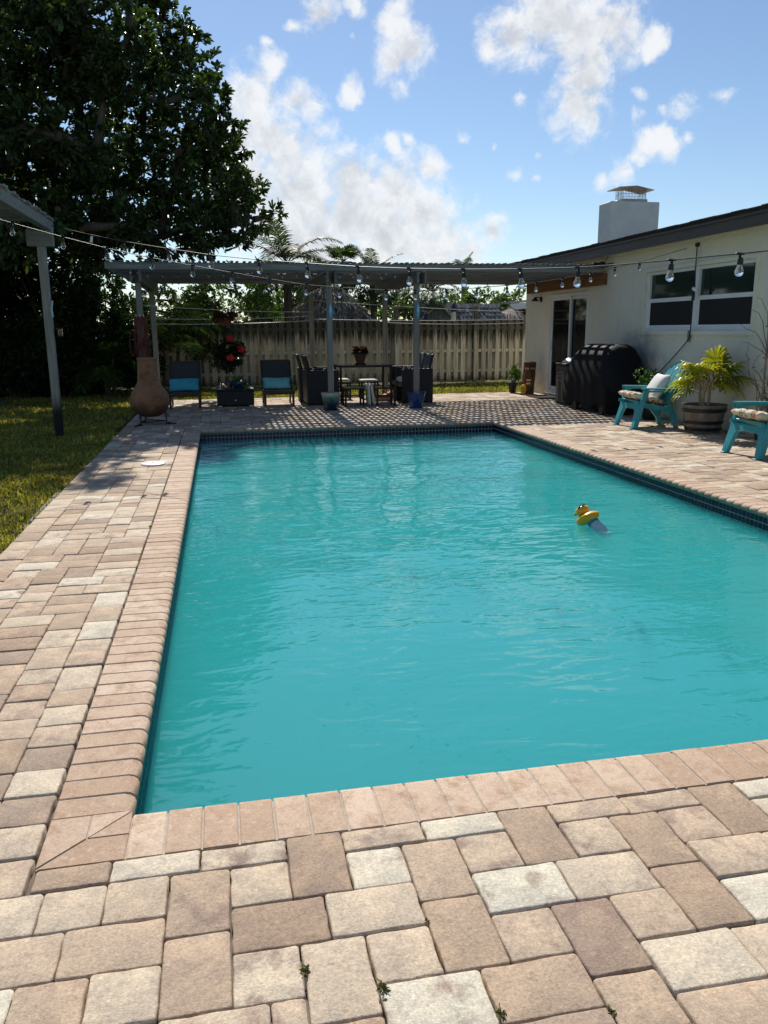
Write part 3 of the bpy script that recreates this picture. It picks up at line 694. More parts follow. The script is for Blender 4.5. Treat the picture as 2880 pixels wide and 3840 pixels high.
def tile_rank(t):
    p = t[0]
    if p[2] < -.18 or p[0] < 1 and abs(p[1]-by1) > .1 or p[1] < 1: return 1e6
    x, yv, z = to_px(p)
    return z if 0 < x < 2880 else 1e5
tiles.sort(key=tile_rank); rest = MB(); base_v = [tuple(v.co) for v in tile_me.vertices]; base_f = [tuple(p.vertices) for p in tile_me.polygons]
for k, (p, rot) in enumerate(tiles):
    if k < 300: link('tile', tile_me, band, p, rot)
    else:
        E_ = Euler(rot).to_matrix(); rest.add([tuple(E_ @ Vector(v)+Vector(p)) for v in base_v], base_f)
tag(rest.build('tile_field', M['tile'], band, recalc=False), kind='stuff')
nx, ny = 110, 230
gx, gy = np.meshgrid(np.linspace(bx0+.003, bx1-.003, nx), np.linspace(by0+.003, by1-.003, ny))
wr = np.random.default_rng(4); hz = np.zeros_like(gx)
for k in range(26):
    a = wr.uniform(0, 2*math.pi); lam = wr.uniform(.35, 1.6); kx, ky = 2*math.pi/lam*math.cos(a), 2*math.pi/lam*math.sin(a)
    hz += .0011*lam*np.sin(kx*gx+ky*gy+wr.uniform(0, 6.28))*(.5+.5*np.sin(gx*wr.uniform(.4, 1.2)+gy*wr.uniform(.3, .9)+wr.uniform(0, 6)))
V = np.stack([gx, gy, WATER_Z+hz], -1).reshape(-1, 3)
ii = np.arange(nx*(ny-1)).reshape(ny-1, nx)[:, :-1].ravel(); Fq = np.stack([ii, ii+1, ii+nx+1, ii+nx], 1)
ringi = np.concatenate([np.arange(nx), np.arange(1, ny)*nx+nx-1, (ny-1)*nx+np.arange(nx-2, -1, -1), np.arange(ny-2, 0, -1)*nx]); nr = len(ringi)
VB = V[ringi].copy(); VB[:, 2] = np.interp(VB[:, 1], [by0, by1], [-1.61, -1.24]); off = len(V); k_ = np.arange(nr)
side = np.stack([ringi, off+k_, off+(k_+1) % nr, np.roll(ringi, -1)], 1)
c4 = [off, off+nx-1, off+nx-1+ny-1, off+nx-1+ny-1+nx-1]
water = link('pool_water', mesh_np('pool_water', np.concatenate([V, VB]), np.concatenate([Fq, side, np.array([c4[::-1]])]), M['water'], False))
water.data.polygons.foreach_set('use_smooth', np.arange(len(water.data.polygons)) < len(Fq))
tag(water, 'cloudy turquoise rippled water filling the pool', 'water', kind='structure')

# ---- house --------------------------------------------------------
WX = 7.10
house = thing('house', 'cream stucco bungalow with dark fascia, sliding door and wide window', 'house', (WX, 6, 0))
def hb(q, x0, x1, y0, y1, z0, z1, bev=0.): q.box(((x0+x1)/2-WX, (y0+y1)/2-6, (z0+z1)/2), (x1-x0, y1-y0, z1-z0), None, bev)
DY0, DY1, DZ0, DZ1 = 12.12, 13.94, .07, 2.05
VY0, VY1, VZ0, VZ1 = 7.30, 10.05, 1.325, 2.235
q = MB()
for y0, y1, z0, z1 in ((-6, VY0, -.1, 2.62), (VY0, VY1, -.1, VZ0), (VY0, VY1, VZ1, 2.62), (VY1, DY0, -.1, 2.62), (DY0, DY1, -.1, DZ0), (DY0, DY1, DZ1, 2.62), (DY1, 15.3, -.1, 2.62)):
    hb(q, WX, WX+.2, y0, y1, z0, z1)
hb(q, WX+.2, 13.2, 15.1, 15.3, -.1, 2.62); hb(q, WX+.2, 13.2, -6, -5.8, -.1, 2.62); hb(q, 13.0, 13.2, -5.8, 15.1, -.1, 2.62); hb(q, WX+1.4, WX+1.5, -5.8, 15.1, -.1, 2.6)
q.build('wall', M['stucco'], house)
q = MB()   # stucco lip round the window
for y0, y1, z0, z1 in ((VY0-.07, VY1+.07, VZ0-.06, VZ0), (VY0-.07, VY0, VZ0, VZ1), (VY1, VY1+.07, VZ0, VZ1), (VY0-.07, VY1+.07, VZ1, VZ1+.05)): hb(q, WX-.022, WX+.002, y0, y1, z0, z1)
q.build('window_surround', M['stucco'], house)
q = MB(); EX = 6.82
q.add([(EX-WX, -6.4-6, 2.745), (3.6, -6.4-6, 3.20), (3.6, 15.75-6, 3.20), (EX-WX, 15.75-6, 2.745), (EX-WX, -6.4-6, 2.785), (3.6, -6.4-6, 3.24), (3.6, 15.75-6, 3.24), (EX-WX, 15.75-6, 2.785)], [(0,1,2,3),(4,5,6,7),(0,1,5,4),(1,2,6,5),(2,3,7,6),(3,0,4,7)])
q.add([(3.602, -6.4-6, 3.20), (6.7, -6.4-6, 2.745), (6.7, 15.75-6, 2.745), (3.602, 15.75-6, 3.20), (3.602, -6.4-6, 3.24), (6.7, -6.4-6, 2.785), (6.7, 15.75-6, 2.785), (3.602, 15.75-6, 3.24)], [(0,1,2,3),(4,5,6,7),(0,1,5,4),(1,2,6,5),(2,3,7,6),(3,0,4,7)])
roof = q.build('roof', M['shingle'], house)
sh = MB(); sh.box((0, 0, 0), (.16, .30, .022), None, .006); sh_me = sh.mesh('shingle', M['shingle']); rs = random.Random(5)
yv = -1.0
while yv < 15.6:
    link('shingle', sh_me, roof, (EX-WX+.055+rs.uniform(-.012, .006), yv-6+.15, 2.800+rs.uniform(-.004, .006)), (0, -.12, rs.uniform(-.02, .02)), (1, rs.uniform(.85, 1.0), rs.uniform(.8, 1.3))); yv += .305
q = MB(); hb(q, EX, EX+.03, -6.4, 15.75, 2.575, 2.742); q.build('fascia', M['fascia'], roof)
q = MB(); hb(q, EX-.02, EX-.001, -6.4, 15.75, 2.715, 2.744); q.build('drip_edge', M['fascia'], roof)
q = MB(); hb(q, EX+.032, WX+.1, -6.4, 15.72, 2.61, 2.63); hb(q, WX-.03, WX-.002, -6.2, 15.4, 2.565, 2.608); q.build('soffit', M['stucco'], roof)
ch = MB(); hb(ch, 9.0, 10.2, 15.3-.02, 15.85, 2.7, 4.13, .02); ch = ch.build('chimney', M['chim'], house)
q = MB(); hb(q, 9.33, 9.95, 15.38, 15.78, 4.125, 4.20, .01); q.build('flue_base', M['galv'], ch)
q = MB()
q.M = Matrix.Translation((9.62-WX, 15.58-6, 4.415)) @ Euler((0, R(3), 0)).to_matrix().to_4x4()
q.prism([(-.42, -.02), (0, .035), (.42, -.02), (.42, -.005), (0, .05), (-.42, -.005)], -.30, .30, 'xz'); q.build('flue_lid', M['galv'], ch)
q = MB()
for sx in range(17):
    x = 9.36+.56*sx/16
    for yv in (15.41, 15.75): q.tube([(x-WX, yv-6, 4.19), (x-WX+(.06 if sx % 2 else -.06)*.5, yv-6, 4.41)], .003, 4)
for sy in range(14):
    yv = 15.41+.34*sy/13
    for x in (9.36, 9.92): q.tube([(x-WX, yv-6, 4.19), (x-WX, yv-6, 4.41)], .003, 4)
for z in (4.31,):
    q.tube([(9.36-WX, 15.41-6, z), (9.92-WX, 15.41-6, z), (9.92-WX, 15.75-6, z), (9.36-WX, 15.75-6, z), (9.36-WX, 15.41-6, z)], .004, 4)
q.build('flue_screen', M['wiremesh'], ch)
# window: two single-hung units
q = MB(); gx_ = WX+.055
mid = (VY0+VY1)/2
for y0, y1 in ((VY0, VY0+.055), (VY1-.055, VY1), (mid-.055, mid+.055)): hb(q, gx_-.03, gx_+.04, y0, y1, VZ0, VZ1, .004)
for z0, z1 in ((VZ0, VZ0+.05), (VZ1-.05, VZ1)):
    for y0, y1 in ((VY0+.055, mid-.055), (mid+.055, VY1-.055)): hb(q, gx_-.028, gx_+.038, y0, y1, z0, z1, .004)
win = q.build('window', M['white'], house)
zm = (VZ0+VZ1)/2+.01
for y0, y1 in ((VY0+.055, mid-.055), (mid+.055, VY1-.055)):
    q = MB(); hb(q, gx_+.012, gx_+.018, y0, y1, zm, VZ1-.05); q.build('pane', M['glass'], win)
    q = MB(); hb(q, gx_-.006, gx_-.001, y0+.03, y1-.03, VZ0+.085, zm-.03); q.build('insect_screen', M['screen'], win)
    q = MB()
    for a, b, c, d in ((y0, y1, zm-.03, zm+.03), (y0, y0+.03, VZ0+.05, zm-.03), (y1-.03, y1, VZ0+.05, zm-.03), (y0+.03, y1-.03, VZ0+.05, VZ0+.085)): hb(q, gx_-.016, gx_+.01, a, b, c, d, .003)
    q.build('lower_sash', M['white'], win)
# sliding door
q = MB(); dx = WX+.05
for y0, y1, z0, z1 in ((DY0, DY0+.05, DZ0, DZ1), (DY1-.07, DY1, DZ0, DZ1), (DY0+.05, DY1-.07, DZ1-.06, DZ1), (DY0+.05, DY1-.07, DZ0, DZ0+.05)): hb(q, dx-.07, dx+.06, y0, y1, z0, z1, .004)
door = q.build('sliding_door', M['white'], house)
dm = 12.98
for y0, y1, x in ((DY0+.05, dm+.04, dx+.025), (dm-.03, DY1-.07, dx-.02)):
    q = MB(); f = .055
    for a, b, c, d in ((y0, y0+f, DZ0+.05, DZ1-.06), (y1-f, y1, DZ0+.05, DZ1-.06), (y0+f, y1-f, DZ0+.05, DZ0+.13), (y0+f, y1-f, DZ1-.12, DZ1-.06)): hb(q, x-.016, x+.016, a, b, c, d, .003)
    pf = q.build('door_sash', M['white'], door)
    q = MB(); hb(q, x-.004, x+.004, y0+f, y1-f, DZ0+.13, DZ1-.12); q.build('door_pane', M['dglass'], door)
q = MB(); q.tube([(dx-.04-WX, DY1-.16-6, .92), (dx-.075-WX, DY1-.17-6, .96), (dx-.075-WX, DY1-.17-6, 1.10), (dx-.04-WX, DY1-.16-6, 1.14)], .011, 8); q.build('door_handle', M['white'], door, 50)
q = MB(); hb(q, WX-.05, WX+.1, DY0-.05, DY1+.05, .0, .062, .01); q.build('door_threshold', M['concrete'], house)
# lamp beside the door
q = thing('wall_lamp', 'small black barn style wall lamp beside the sliding door', 'lamp', (WX, 14.42, 1.98))
b = MB(); b.M = Matrix.Rotation(R(-90), 4, 'Y'); b.lathe([(.055, 0), (.055, .02), (.02, .03)], 16); b.build('backplate', M['blackmetal'], q, 40)
b = MB(); b.tube(crv((-.01, 0, 0), (-.09, 0, .07), (-.13, 0, .03)), .011, 8); b.build('arm', M['blackmetal'], q, 40)
b = MB(); b.lathe([(.022, .05), (.03, .03), (.085, -.035), (.08, -.035), (.02, .02)], 18, (-.14, 0, 0), cap=False); b.build('lamp_shade', M['blackmetal'], q, 40)

# ---- timber fence -------------------------------------------------
FY = 18.6
fence = thing('wood_fence', 'weathered shadowbox pine fence streaked with dark algae behind the pergola', 'fence', (0, FY, 0))
pk = MB(); pk.prism([(-.058, 0), (.058, 0), (.058, 1.53), (.038, 1.57), (-.038, 1.57), (-.058, 1.53)], -.009, .009, 'xz'); pk_me = pk.mesh('picket', M['fence']); pkb_me = pk_me.copy(); pkb_me.materials[0] = M['fence_back_shaded']
rf = random.Random(9)
k = 0; x = -8.0
while x < 9.6:
    w_ = rf.uniform(.93, 1.05)
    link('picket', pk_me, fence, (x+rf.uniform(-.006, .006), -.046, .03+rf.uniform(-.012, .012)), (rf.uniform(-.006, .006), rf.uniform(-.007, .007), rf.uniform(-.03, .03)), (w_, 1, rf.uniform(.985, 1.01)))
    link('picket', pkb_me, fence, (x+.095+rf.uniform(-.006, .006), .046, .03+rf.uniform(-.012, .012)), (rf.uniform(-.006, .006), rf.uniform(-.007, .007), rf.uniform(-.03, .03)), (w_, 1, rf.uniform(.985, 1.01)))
    x += .19
for z in (.30, .82, 1.40):
    q = MB(); q.box((.8, 0, z), (17.6, .072, .075), None, .004); q.build('rail', M['fence'], fence)
for x in (-7.4, -5, -2.6, -.2, 2.2, 4.6, 7.0, 9.3):
    q = MB(); q.box((x, .105, .75), (.085, .085, 1.5), None, .004); q.build('fence_post', M['fence'], fence)
for x, zt in ((at_y(1479, 1150, FY+.1)[0], 1.93), (at_y(1784, 1142, FY-.1)[0], 1.95)):
    q = thing('clothesline_post', 'tall weathered post rising above the fence near the '+('table' if x < 5 else 'shingled shed'), 'post', (x, FY-.14, 0))
    b = MB(); b.box((0, 0, zt/2), (.10, .085, zt), None, .006); b.build('shaft', M['fence'], q)
    b = MB(); b.tube([(0, -.05, zt-.2), (0, -.08, zt-.19), (0, -.08, zt-.16)], .006, 6); b.build('hook', M['galv'], q)

# ---- pergola over the dining area --------------------------------
perg = thing('pergola', 'long grey weathered pergola with slatted roof over the dining area', 'pergola', (0, 11.87, 0))
POSTS = [(x, y) for x in (-.93, 2.2, 3.74) for y in (0, 2.78)]
for x, y in POSTS:
    q = MB(); q.box((0, 0, 1.16), (.094, .094, 2.32), None, .006); q.build('post', M['post'], perg, loc=(x, y, 0))
for x in (-.93, 2.2, 3.74):
    for s in (-1, 1):
        q = MB(); q.box((0, 1.52, 2.24), (.038, 3.84, .18), None, .004); q.build('beam', M['lumber'], perg, loc=(x+s*.068, 0, 0))
q = MB(); q.box((7.06, 1.4, 2.225), (.06, 3.72, .205), None, .006); q.build('ledger', M['ledger'], perg)
rfm = MB(); rfm.box((0, 0, 0), (8.40, .038, .11), None, .004); rf_me = rfm.mesh('rafter', M['lumber']); rr = random.Random(14)
NR = 14
for k in range(NR):
    link('rafter', rf_me, perg, (2.84+rr.uniform(-.02, .02), -.42+k*.306+rr.uniform(-.01, .01), 2.387), (rr.uniform(-.02, .02), rr.uniform(-.0006, .0006), rr.uniform(-.0015, .0015)))
slm = MB(); slm.box((0, 0, 0), (.048, 4.15, .020), None, .003); sl_me = slm.mesh('slat', M['lumber'])
x = -1.33
while x < 7.03:
    link('slat', sl_me, perg, (x+rr.uniform(-.008, .008), 1.57+rr.uniform(-.03, .03), 2.4535+rr.uniform(0, .006)), (rr.uniform(-.0008, .0008), rr.uniform(-.10, .10), rr.uniform(-.003, .003))); x += .100

# ---- pergola over the lawn ----------------------------------------
p2 = thing('lawn_pergola', 'grey pergola with corbelled post standing on the lawn beside the deck', 'pergola', (-1.88, 9.35, 0))
for x, y in ((0, 0), (0, -6.3), (-3.2, 0), (-3.2, -6.3)):
    q = MB(); q.box((0, 0, 1.23), (.10, .10, 2.46), None, .006); q.build('post', M['post_char'], p2, loc=(x, y, 0))
    q = MB(); q.box((-.005, 0, 2.56), (.32, .13, .205), None, .006); q.build('corbel', M['lumber'], p2, loc=(x, y, 0))
for x in (.09, -3.11):
    q = MB(); q.box((0, -3.2, 2.72), (.10, 6.75, .12), None, .006); q.build('beam', M['lumber'], p2, loc=(x, 0, 0))
slm2 = MB(); slm2.box((0, 0, 0), (3.75, .045, .032), None, .010); sl2 = slm2.mesh('slat', M['lumber'])
for k in range(74): link('slat', sl2, p2, (-1.70+rr.uniform(-.03, .03), .12-k*.09+rr.uniform(-.008, .008), 2.797+rr.uniform(-.002, .003)), (rr.uniform(-.05, .05), 0, rr.uniform(-.006, .006)))

# ================================================================== VEGETATION
def unit(a): return a/(np.linalg.norm(a, axis=-1, keepdims=True)+1e-9)
def leaf_arrays(base, d, L_, W_, rng, fold=.25, droop=.12):
    n = len(base); d = unit(d); r = unit(rng.normal(size=(n, 3))+np.array([0, 0, 1.2])); s = unit(np.cross(d, r)); nn = np.cross(s, d)
    L_ = L_[:, None]; W_ = W_[:, None]; dz = np.array([0, 0, -1.0])
    P = [base, base+d*.38*L_+s*.42*W_+nn*fold*W_, base+d*.72*L_+s*.46*W_+nn*fold*W_+dz*droop*L_*.4, base+d*L_+dz*droop*L_,
         base+d*.72*L_-s*.46*W_+nn*fold*W_+dz*droop*L_*.4, base+d*.38*L_-s*.42*W_+nn*fold*W_]
    V = np.stack(P, 1).reshape(-1, 3); k = np.arange(n)[:, None]*6
    F_ = np.concatenate([k+np.array([0, 1, 2, 3]), k+np.array([0, 3, 4, 5])], 1).reshape(-1, 4)
    return V, F_
def crown_arrays(clusters, per_m2, lpt, L_, W_, rng, up=.35, lo=.45, flat=1.0):
    B, D = [], []
    for x, y, z, r in clusters:
        n = max(4, int(per_m2*4*math.pi*r*r)); d = unit(rng.normal(size=(n, 3))); u = rng.uniform(lo, 1.06, n)**.8
        p = np.array([x, y, z])+d*(r*u)[:, None]*np.array([1, 1, flat]); ax = unit(d+np.array([0, 0, up])+rng.normal(size=(n, 3))*.45)
        e = unit(np.cross(ax, rng.normal(size=(n, 3)))); g = np.cross(ax, e)
        for j in range(lpt):
            a = 2.4*j+rng.uniform(0, 6.28, n)*.25; op = rng.uniform(.5, 1.15, n)*(1-.55*j/lpt)
            dd = ax*np.cos(op)[:, None]+(e*np.cos(a)[:, None]+g*np.sin(a)[:, None])*np.sin(op)[:, None]
            B.append(p-ax*(L_*.9*(1-j/lpt))); D.append(dd)
    B = np.concatenate(B); D = np.concatenate(D); n = len(B)
    return leaf_arrays(B, D, L_*rng.uniform(.7, 1.25, n), W_*rng.uniform(.75, 1.2, n), rng)
def limb(q, a, b, r0, r1, rng, n=7, bend=.12):
    a = np.asarray(a, float); b = np.asarray(b, float); l = np.linalg.norm(b-a)
    m_ = (a+b)/2+rng.normal(size=3)*bend*l*.6+np.array([0, 0, bend*l*.4]); pts = crv(a, m_, b, n)
    q.tube(pts, list(np.linspace(r0, r1, n)), 7); return pts
def leafy(name, label, cat, base, clusters, mat, trunk_r, per_m2, lpt, L_, W_, seed, group=None, stems=1, trunkmat=None, lo=.45, up=.35):
    """tree or shrub: Empty at the foot, trunk with limbs, crown of separate leaves"""
    rng = np.random.default_rng(seed); t = thing(name, label, cat, base, 0, group); b = np.array(base, float)
    cl = [(x-b[0], y-b[1], z-b[2], r) for x, y, z, r in clusters]
    V, F_ = crown_arrays(cl, per_m2, lpt, L_, W_, rng, up, lo); link('crown', mesh_np('crown', V, F_, M[mat]), t)
    q = MB(); top = np.mean([c[:3] for c in cl], 0); fork = np.array([top[0]*.3, top[1]*.3, max(.15, min(top[2]*.45, 2.2))])
    if stems == 1: limb(q, (0, 0, -.05), fork, trunk_r, trunk_r*.75, rng)
    hubs = [fork]
    for c in sorted(cl, key=lambda c_: np.linalg.norm(np.array(c_[:3])-fork)):
        h = min(hubs, key=lambda p: np.linalg.norm(p-np.array(c[:3]))+.25*np.linalg.norm(p-fork)) if stems == 1 else np.array([rng.uniform(-.1, .1), rng.uniform(-.1, .1), -.03])
        d = np.linalg.norm(h-fork); r0 = trunk_r*.66/(1+.36*d)
        limb(q, h, c[:3], r0, max(.006, r0*.45), rng); hubs.append(np.array(c[:3]))
    q.build('trunk', M[trunkmat or 'bark'], t, 60); return t

# the big broad-leaved tree that fills the upper left
edge = [(-300, 300), (0, 358), (60, 400), (100, 445), (200, 492), (300, 525), (400, 560), (470, 585), (520, 520), (580, 400), (650, 300)]
ex = lambda y: float(np.interp(y, [e[0] for e in edge], [e[1] for e in edge]))
rt_ = np.random.default_rng(77); cl = []
def cpix(x, y, Y, rpx):
    p = at_y(x/.576, y/.576, Y); dist = np.linalg.norm(p-CAM); return (p[0], p[1], p[2], rpx/.576*dist/3000)
for x, y, r in ((335, 25, 45), (400, 80, 46), (425, 150, 50), (455, 215, 44), (490, 262, 34), (470, 318, 52), (515, 322, 26), (522, 398, 40), (556, 402, 24), (500, 440, 52), (590, 462, 24), (548, 474, 38), (440, 490, 60), (350, 510, 70)):
    cl.append(cpix(x, y, rt_.uniform(14.8, 16.8), r))
for lay, (Ya, Yb) in enumerate(((13.6, 15.4), (16.0, 18.4))):
    for y in range(-90, 560, 74):
        for x in range(-420, 560, 78):
            xx = x+rt_.uniform(-28, 28)+lay*36; yy = y+rt_.uniform(-26, 26); r = rt_.uniform(44, 66)
            if xx > ex(yy)-r*.9: continue
            if rt_.uniform() < .27: continue
            cl.append(cpix(xx, yy, rt_.uniform(Ya, Yb), r))
leafy('broadleaf_tree', 'huge dark broadleaf tree towering over the lawn and pergola', 'tree', (-4.9, 15.4, -.04), cl, 'leaf_tree', .34, 15, 9, .15, .062, 78, lo=.35)
q = MB(); rg = np.random.default_rng(5)
for k in range(7):
    a = -1.3+k*.42; l = rg.uniform(.8, 1.5); q.tube(crv((-4.9, 15.4, .25), (-4.9+.45*l*math.cos(a), 15.4+.45*l*math.sin(a), .06), (-4.9+l*math.cos(a), 15.4+l*math.sin(a), -.06)), list(np.linspace(.16, .03, 8)), 7)
q.build('root_flare', M['bark'], bpy.data.objects['broadleaf_tree'], 60).matrix_parent_inverse = Matrix.Translation((4.9, -15.4, .04))

# dark shrubs between lawn and fence, under the tree
rs_ = np.random.default_rng(31)
for i, (x, y, h, w, lab) in enumerate(((-5.2, 17.6, 3.6, 1.5, 'tall dark shrub in deep shade against the fence end furthest from the house'), (-3.6, 17.7, 3.4, 1.4, 'dense dark shrub beneath the big tree by the fence'),
        (-2.3, 17.5, 2.8, 1.1, 'dark rounded shrub behind the clay chiminea and lawn'), (-6.3, 15.9, 3.2, 1.5, 'dark shrub next to the big tree trunk'), (-4.3, 18.15, 4.4, 1.3, 'tall screening shrub squeezed against the fence under the tree'), (-4.2, 16.9, 1.3, 1.0, 'low dark shrub in the shade behind the lawn post'), (-3.1, 17.0, 1.5, 1.0, 'low dark shrub in the shade near the areca palm'), (-5.3, 16.9, 1.5, 1.0, 'low dark shrub beside the roots of the big tree'))):
    cs = []
    for k in range(15): a = rs_.uniform(0, 6.28); rr_ = w*rs_.uniform(.1, .75); z = rs_.uniform(.35, h); cs.append((x+rr_*math.cos(a), y+rr_*math.sin(a)*.6, z, rs_.uniform(.38, .6)))
    leafy('shrub', lab, 'shrub', (x, y, -.04), cs, 'leaf_shrub', .05, 30, 6, .15, .05, 300+i, 'shrubs under the big tree', stems=3)

def frond(q, base, az, el, length, bend, nl, ll, lw, rng, hang=.35, vee=.5, twist=0., stem=.012):
    """pinnate palm leaf: arched rachis and two ranks of leaflets"""
    d0 = np.array([math.cos(az)*math.cos(el), math.sin(az)*math.cos(el), math.sin(el)]); side = np.array([-math.sin(az), math.cos(az), 0.])
    pts = []; p = np.array(base, float); n = 14; d = d0.copy()
    for i in range(n+1):
        pts.append(p.copy()); d = unit(d+np.array([0, 0, -bend/n*(1+i/n)])); p = p+d*length/n
    q.tube(pts, list(np.linspace(stem, stem*.2, n+1)), 4, False)
    vs, fs = [], []
    for i in range(nl):
        t = .14+.86*i/(nl-1); f = t*n; k = min(int(f), n-1); b = pts[k]+(pts[k+1]-pts[k])*(f-k); tg = unit(pts[k+1]-pts[k]); upv = unit(np.cross(tg, side)); upv = upv if upv[2] > 0 else -upv
        l = ll*(.35+.65*math.sin(math.pi*min(1, t*.9+.08)))*rng.uniform(.85, 1.1)
        for s in (-1, 1):
            dd = unit(side*s*.85+tg*rng.uniform(.45, .75)+upv*vee*rng.uniform(.3, 1)*.6); m1 = b+dd*l*.5+np.array([0, 0, -hang*l*.12]); m2 = b+dd*l*.92+np.array([0, 0, -hang*l*.62])
            wv = unit(np.cross(dd, upv))*lw*.5; j = len(vs)
            vs += [b-wv*.5, b+wv*.5, m1+wv, m1-wv, m2+wv*.18, m2-wv*.18]; fs += [(j, j+1, j+2, j+3), (j+3, j+2, j+4, j+5)]
    q.add(vs, fs)
def fan(q, c, nrm, fwd, rad, n, rng, spread=R(300), lw=.03, droop=.25, split=.45):
    nrm = unit(np.asarray(nrm, float)); fwd = np.asarray(fwd, float); fwd = unit(fwd-nrm*(fwd@nrm)); sd = np.cross(nrm, fwd); vs, fs = [], []
    for i in range(n):
        a = -spread/2+spread*i/(n-1)+rng.uniform(-.03, .03); d = fwd*math.cos(a)+sd*math.sin(a); w = np.cross(nrm, d)
        l = rad*(1-.28*abs(a)/(spread/2))*rng.uniform(.9, 1.06); hw = min(lw, l*split*math.tan(spread/(n-1)/2)*1.15); j = len(vs)
        z = np.array([0, 0, -1.0]); b = np.asarray(c, float)
        vs += [b, b+d*l*split+w*hw+nrm*.01, b+d*l*split-w*hw-nrm*.004, b+d*l*.8+w*hw*.75+z*droop*l*.22, b+d*l*.8-w*hw*.75+z*droop*l*.22, b+d*l+z*droop*l*.6]
        fs += [(j, j+1, j+2), (j+1, j+3, j+4, j+2), (j+3, j+5, j+4)]
    q.add(vs, fs)
def palm(name, label, base, height, nf, length, ll, lw, nl, mat, seed, els=(-.2, 1.2), bend=1.1, lean=(0, 0), hang=.5, tr=.09, group=None, azs=None):
    rng = np.random.default_rng(seed); t = thing(name, label, 'palm tree', base, 0, group); q = MB(); top = np.array([lean[0], lean[1], height])
    q.tube(crv((0, 0, -.05), (lean[0]*.2, lean[1]*.2, height*.6), top, 9), list(np.linspace(tr*1.25, tr*.8, 9)), 10); q.build('trunk', M['bark'], t, 60)
    q = MB()
    for k in range(nf):
        az = (azs[k % len(azs)]+rng.uniform(-.15, .15)) if azs else k*2.39996+rng.uniform(-.2, .2)
        frond(q, top, az, rng.uniform(*els), length*rng.uniform(.8, 1.08), bend*rng.uniform(.7, 1.2), nl, ll, lw, rng, hang, stem=.018)
    q.build('crown', M[mat], t, recalc=False); return t
def clump(name, label, base, nst, height, nf, length, ll, lw, nl, mat, seed, group=None, spread=.25):
    rng = np.random.default_rng(seed); t = thing(name, label, 'palm', base, 0, group); q = MB(); c = MB()
    for s in range(nst):
        a = rng.uniform(0, 6.28); r = spread*rng.uniform(.2, 1); h = height*rng.uniform(.45, 1); lean = np.array([math.cos(a), math.sin(a)])*h*.18
        p0 = np.array([r*math.cos(a), r*math.sin(a), -.04]); p1 = np.array([p0[0]+lean[0], p0[1]+lean[1], h]); q.tube(crv(p0, (p0+p1)/2, p1, 5), list(np.linspace(.03, .02, 5)), 6)
        for k in range(nf): frond(c, p1, a+rng.uniform(-2.4, 2.4), rng.uniform(.3, 1.35), length*rng.uniform(.75, 1.1), rng.uniform(.9, 1.7), nl, ll, lw, rng, .6, .3, stem=.01)
    q.build('stem', M['bark'], t, 60); c.build('crown', M[mat], t, recalc=False); return t
clump('areca_palm', 'drooping areca palm clump in front of the fence beside the lawn', (-1.05, 17.7, -.04), 5, 1.7, 5, 1.5, .42, .028, 30, 'leaf_areca', 41, 'areca palms', .35)
clump('areca_palm', 'shaded areca palm clump between chiminea post and dark shrubs', (-2.0, 16.5, -.04), 4, .9, 5, 1.05, .40, .028, 26, 'leaf_areca', 42, 'areca palms', .35)
clump('areca_palm', 'tall areca palm clump rising just behind the fence', (.15, 19.6, -.04), 6, 2.0, 6, 1.5, .42, .028, 30, 'leaf_areca', 43, 'areca palms', .5)

# beyond the fence
def far_tree(px, py, Y, rpx, n, name, label, mat, seed, L_=.13, dens=10, flat=.8):
    rng = np.random.default_rng(seed); cs = []; c = at_y(px, py, Y); s = (Y-CAM[1])/3000
    for k in range(n): cs.append((c[0]+rng.normal()*rpx*s*.55, c[1]+rng.normal()*.5, max(.4, c[2]+rng.normal()*rpx*s*.45*flat), rpx*s*rng.uniform(.3, .55)))
    return leafy(name, label, 'tree', (c[0], c[1], -.04), cs, mat, .10, dens, 7, L_, L_*.42, seed, 'trees beyond the fence')
far_tree(1775, 1110, 26, 78, 11, 'broadleaf_tree', 'rounded green tree beyond the fence above the shingled shed', 'leaf_light', 51)
far_tree(1930, 1120, 28, 80, 10, 'broadleaf_tree', 'bright green tree beyond the fence next to the house corner', 'leaf_light', 52)
far_tree(1375, 1100, 27, 90, 12, 'broadleaf_tree', 'dark leafy tree right behind the thatched hut', 'leaf_tree', 53)
far_tree(1560, 1130, 24, 80, 11, 'broadleaf_tree', 'leafy tree between the thatched hut and the shingled shed', 'leaf_light', 54)
far_tree(900, 1120, 23, 120, 12, 'broadleaf_tree', 'yellowish green bushy tree on the lawn side of the thatched hut', 'leaf_light', 55)
far_tree(690, 1150, 22, 120, 11, 'broadleaf_tree', 'dark bushy tree beyond the fence above the sling chairs', 'leaf_tree', 56)
far_tree(1050, 1130, 30, 110, 10, 'broadleaf_tree', 'dark tree far behind the thatched hut', 'leaf_tree', 57)
for i, (px, py, Y, rp_, lab) in enumerate(((600, 1190, 21.5, 90, 'low dark bush behind the fence beside the areca palm'), (760, 1170, 24, 110, 'dense bush behind the fence above the wicker box'), (980, 1165, 26, 110, 'dense bush behind the fence on the lawn side of the thatched hut'),
        (1120, 1175, 31, 120, 'dark hedge plant far behind the thatched hut'), (1320, 1175, 31, 120, 'dark hedge plant between the thatched hut and pergola post'), (1500, 1165, 29, 110, 'dense green bush behind the post with the surfboard'), (1660, 1165, 30, 110, 'dense green bush behind the shingled shed'), (1860, 1165, 32, 110, 'dense green bush behind the straw parasols'),
        (450, 1170, 20.5, 110, 'dark bush behind the fence under the big tree'), (300, 1150, 21, 130, 'tall dark bush behind the fence end furthest from the house'))):
    far_tree(px, py, Y, rp_, 12, 'bush', lab, 'leaf_tree' if i in (0, 3, 4, 8, 9) else 'leaf_light', 500+i, .13, 11, .55)
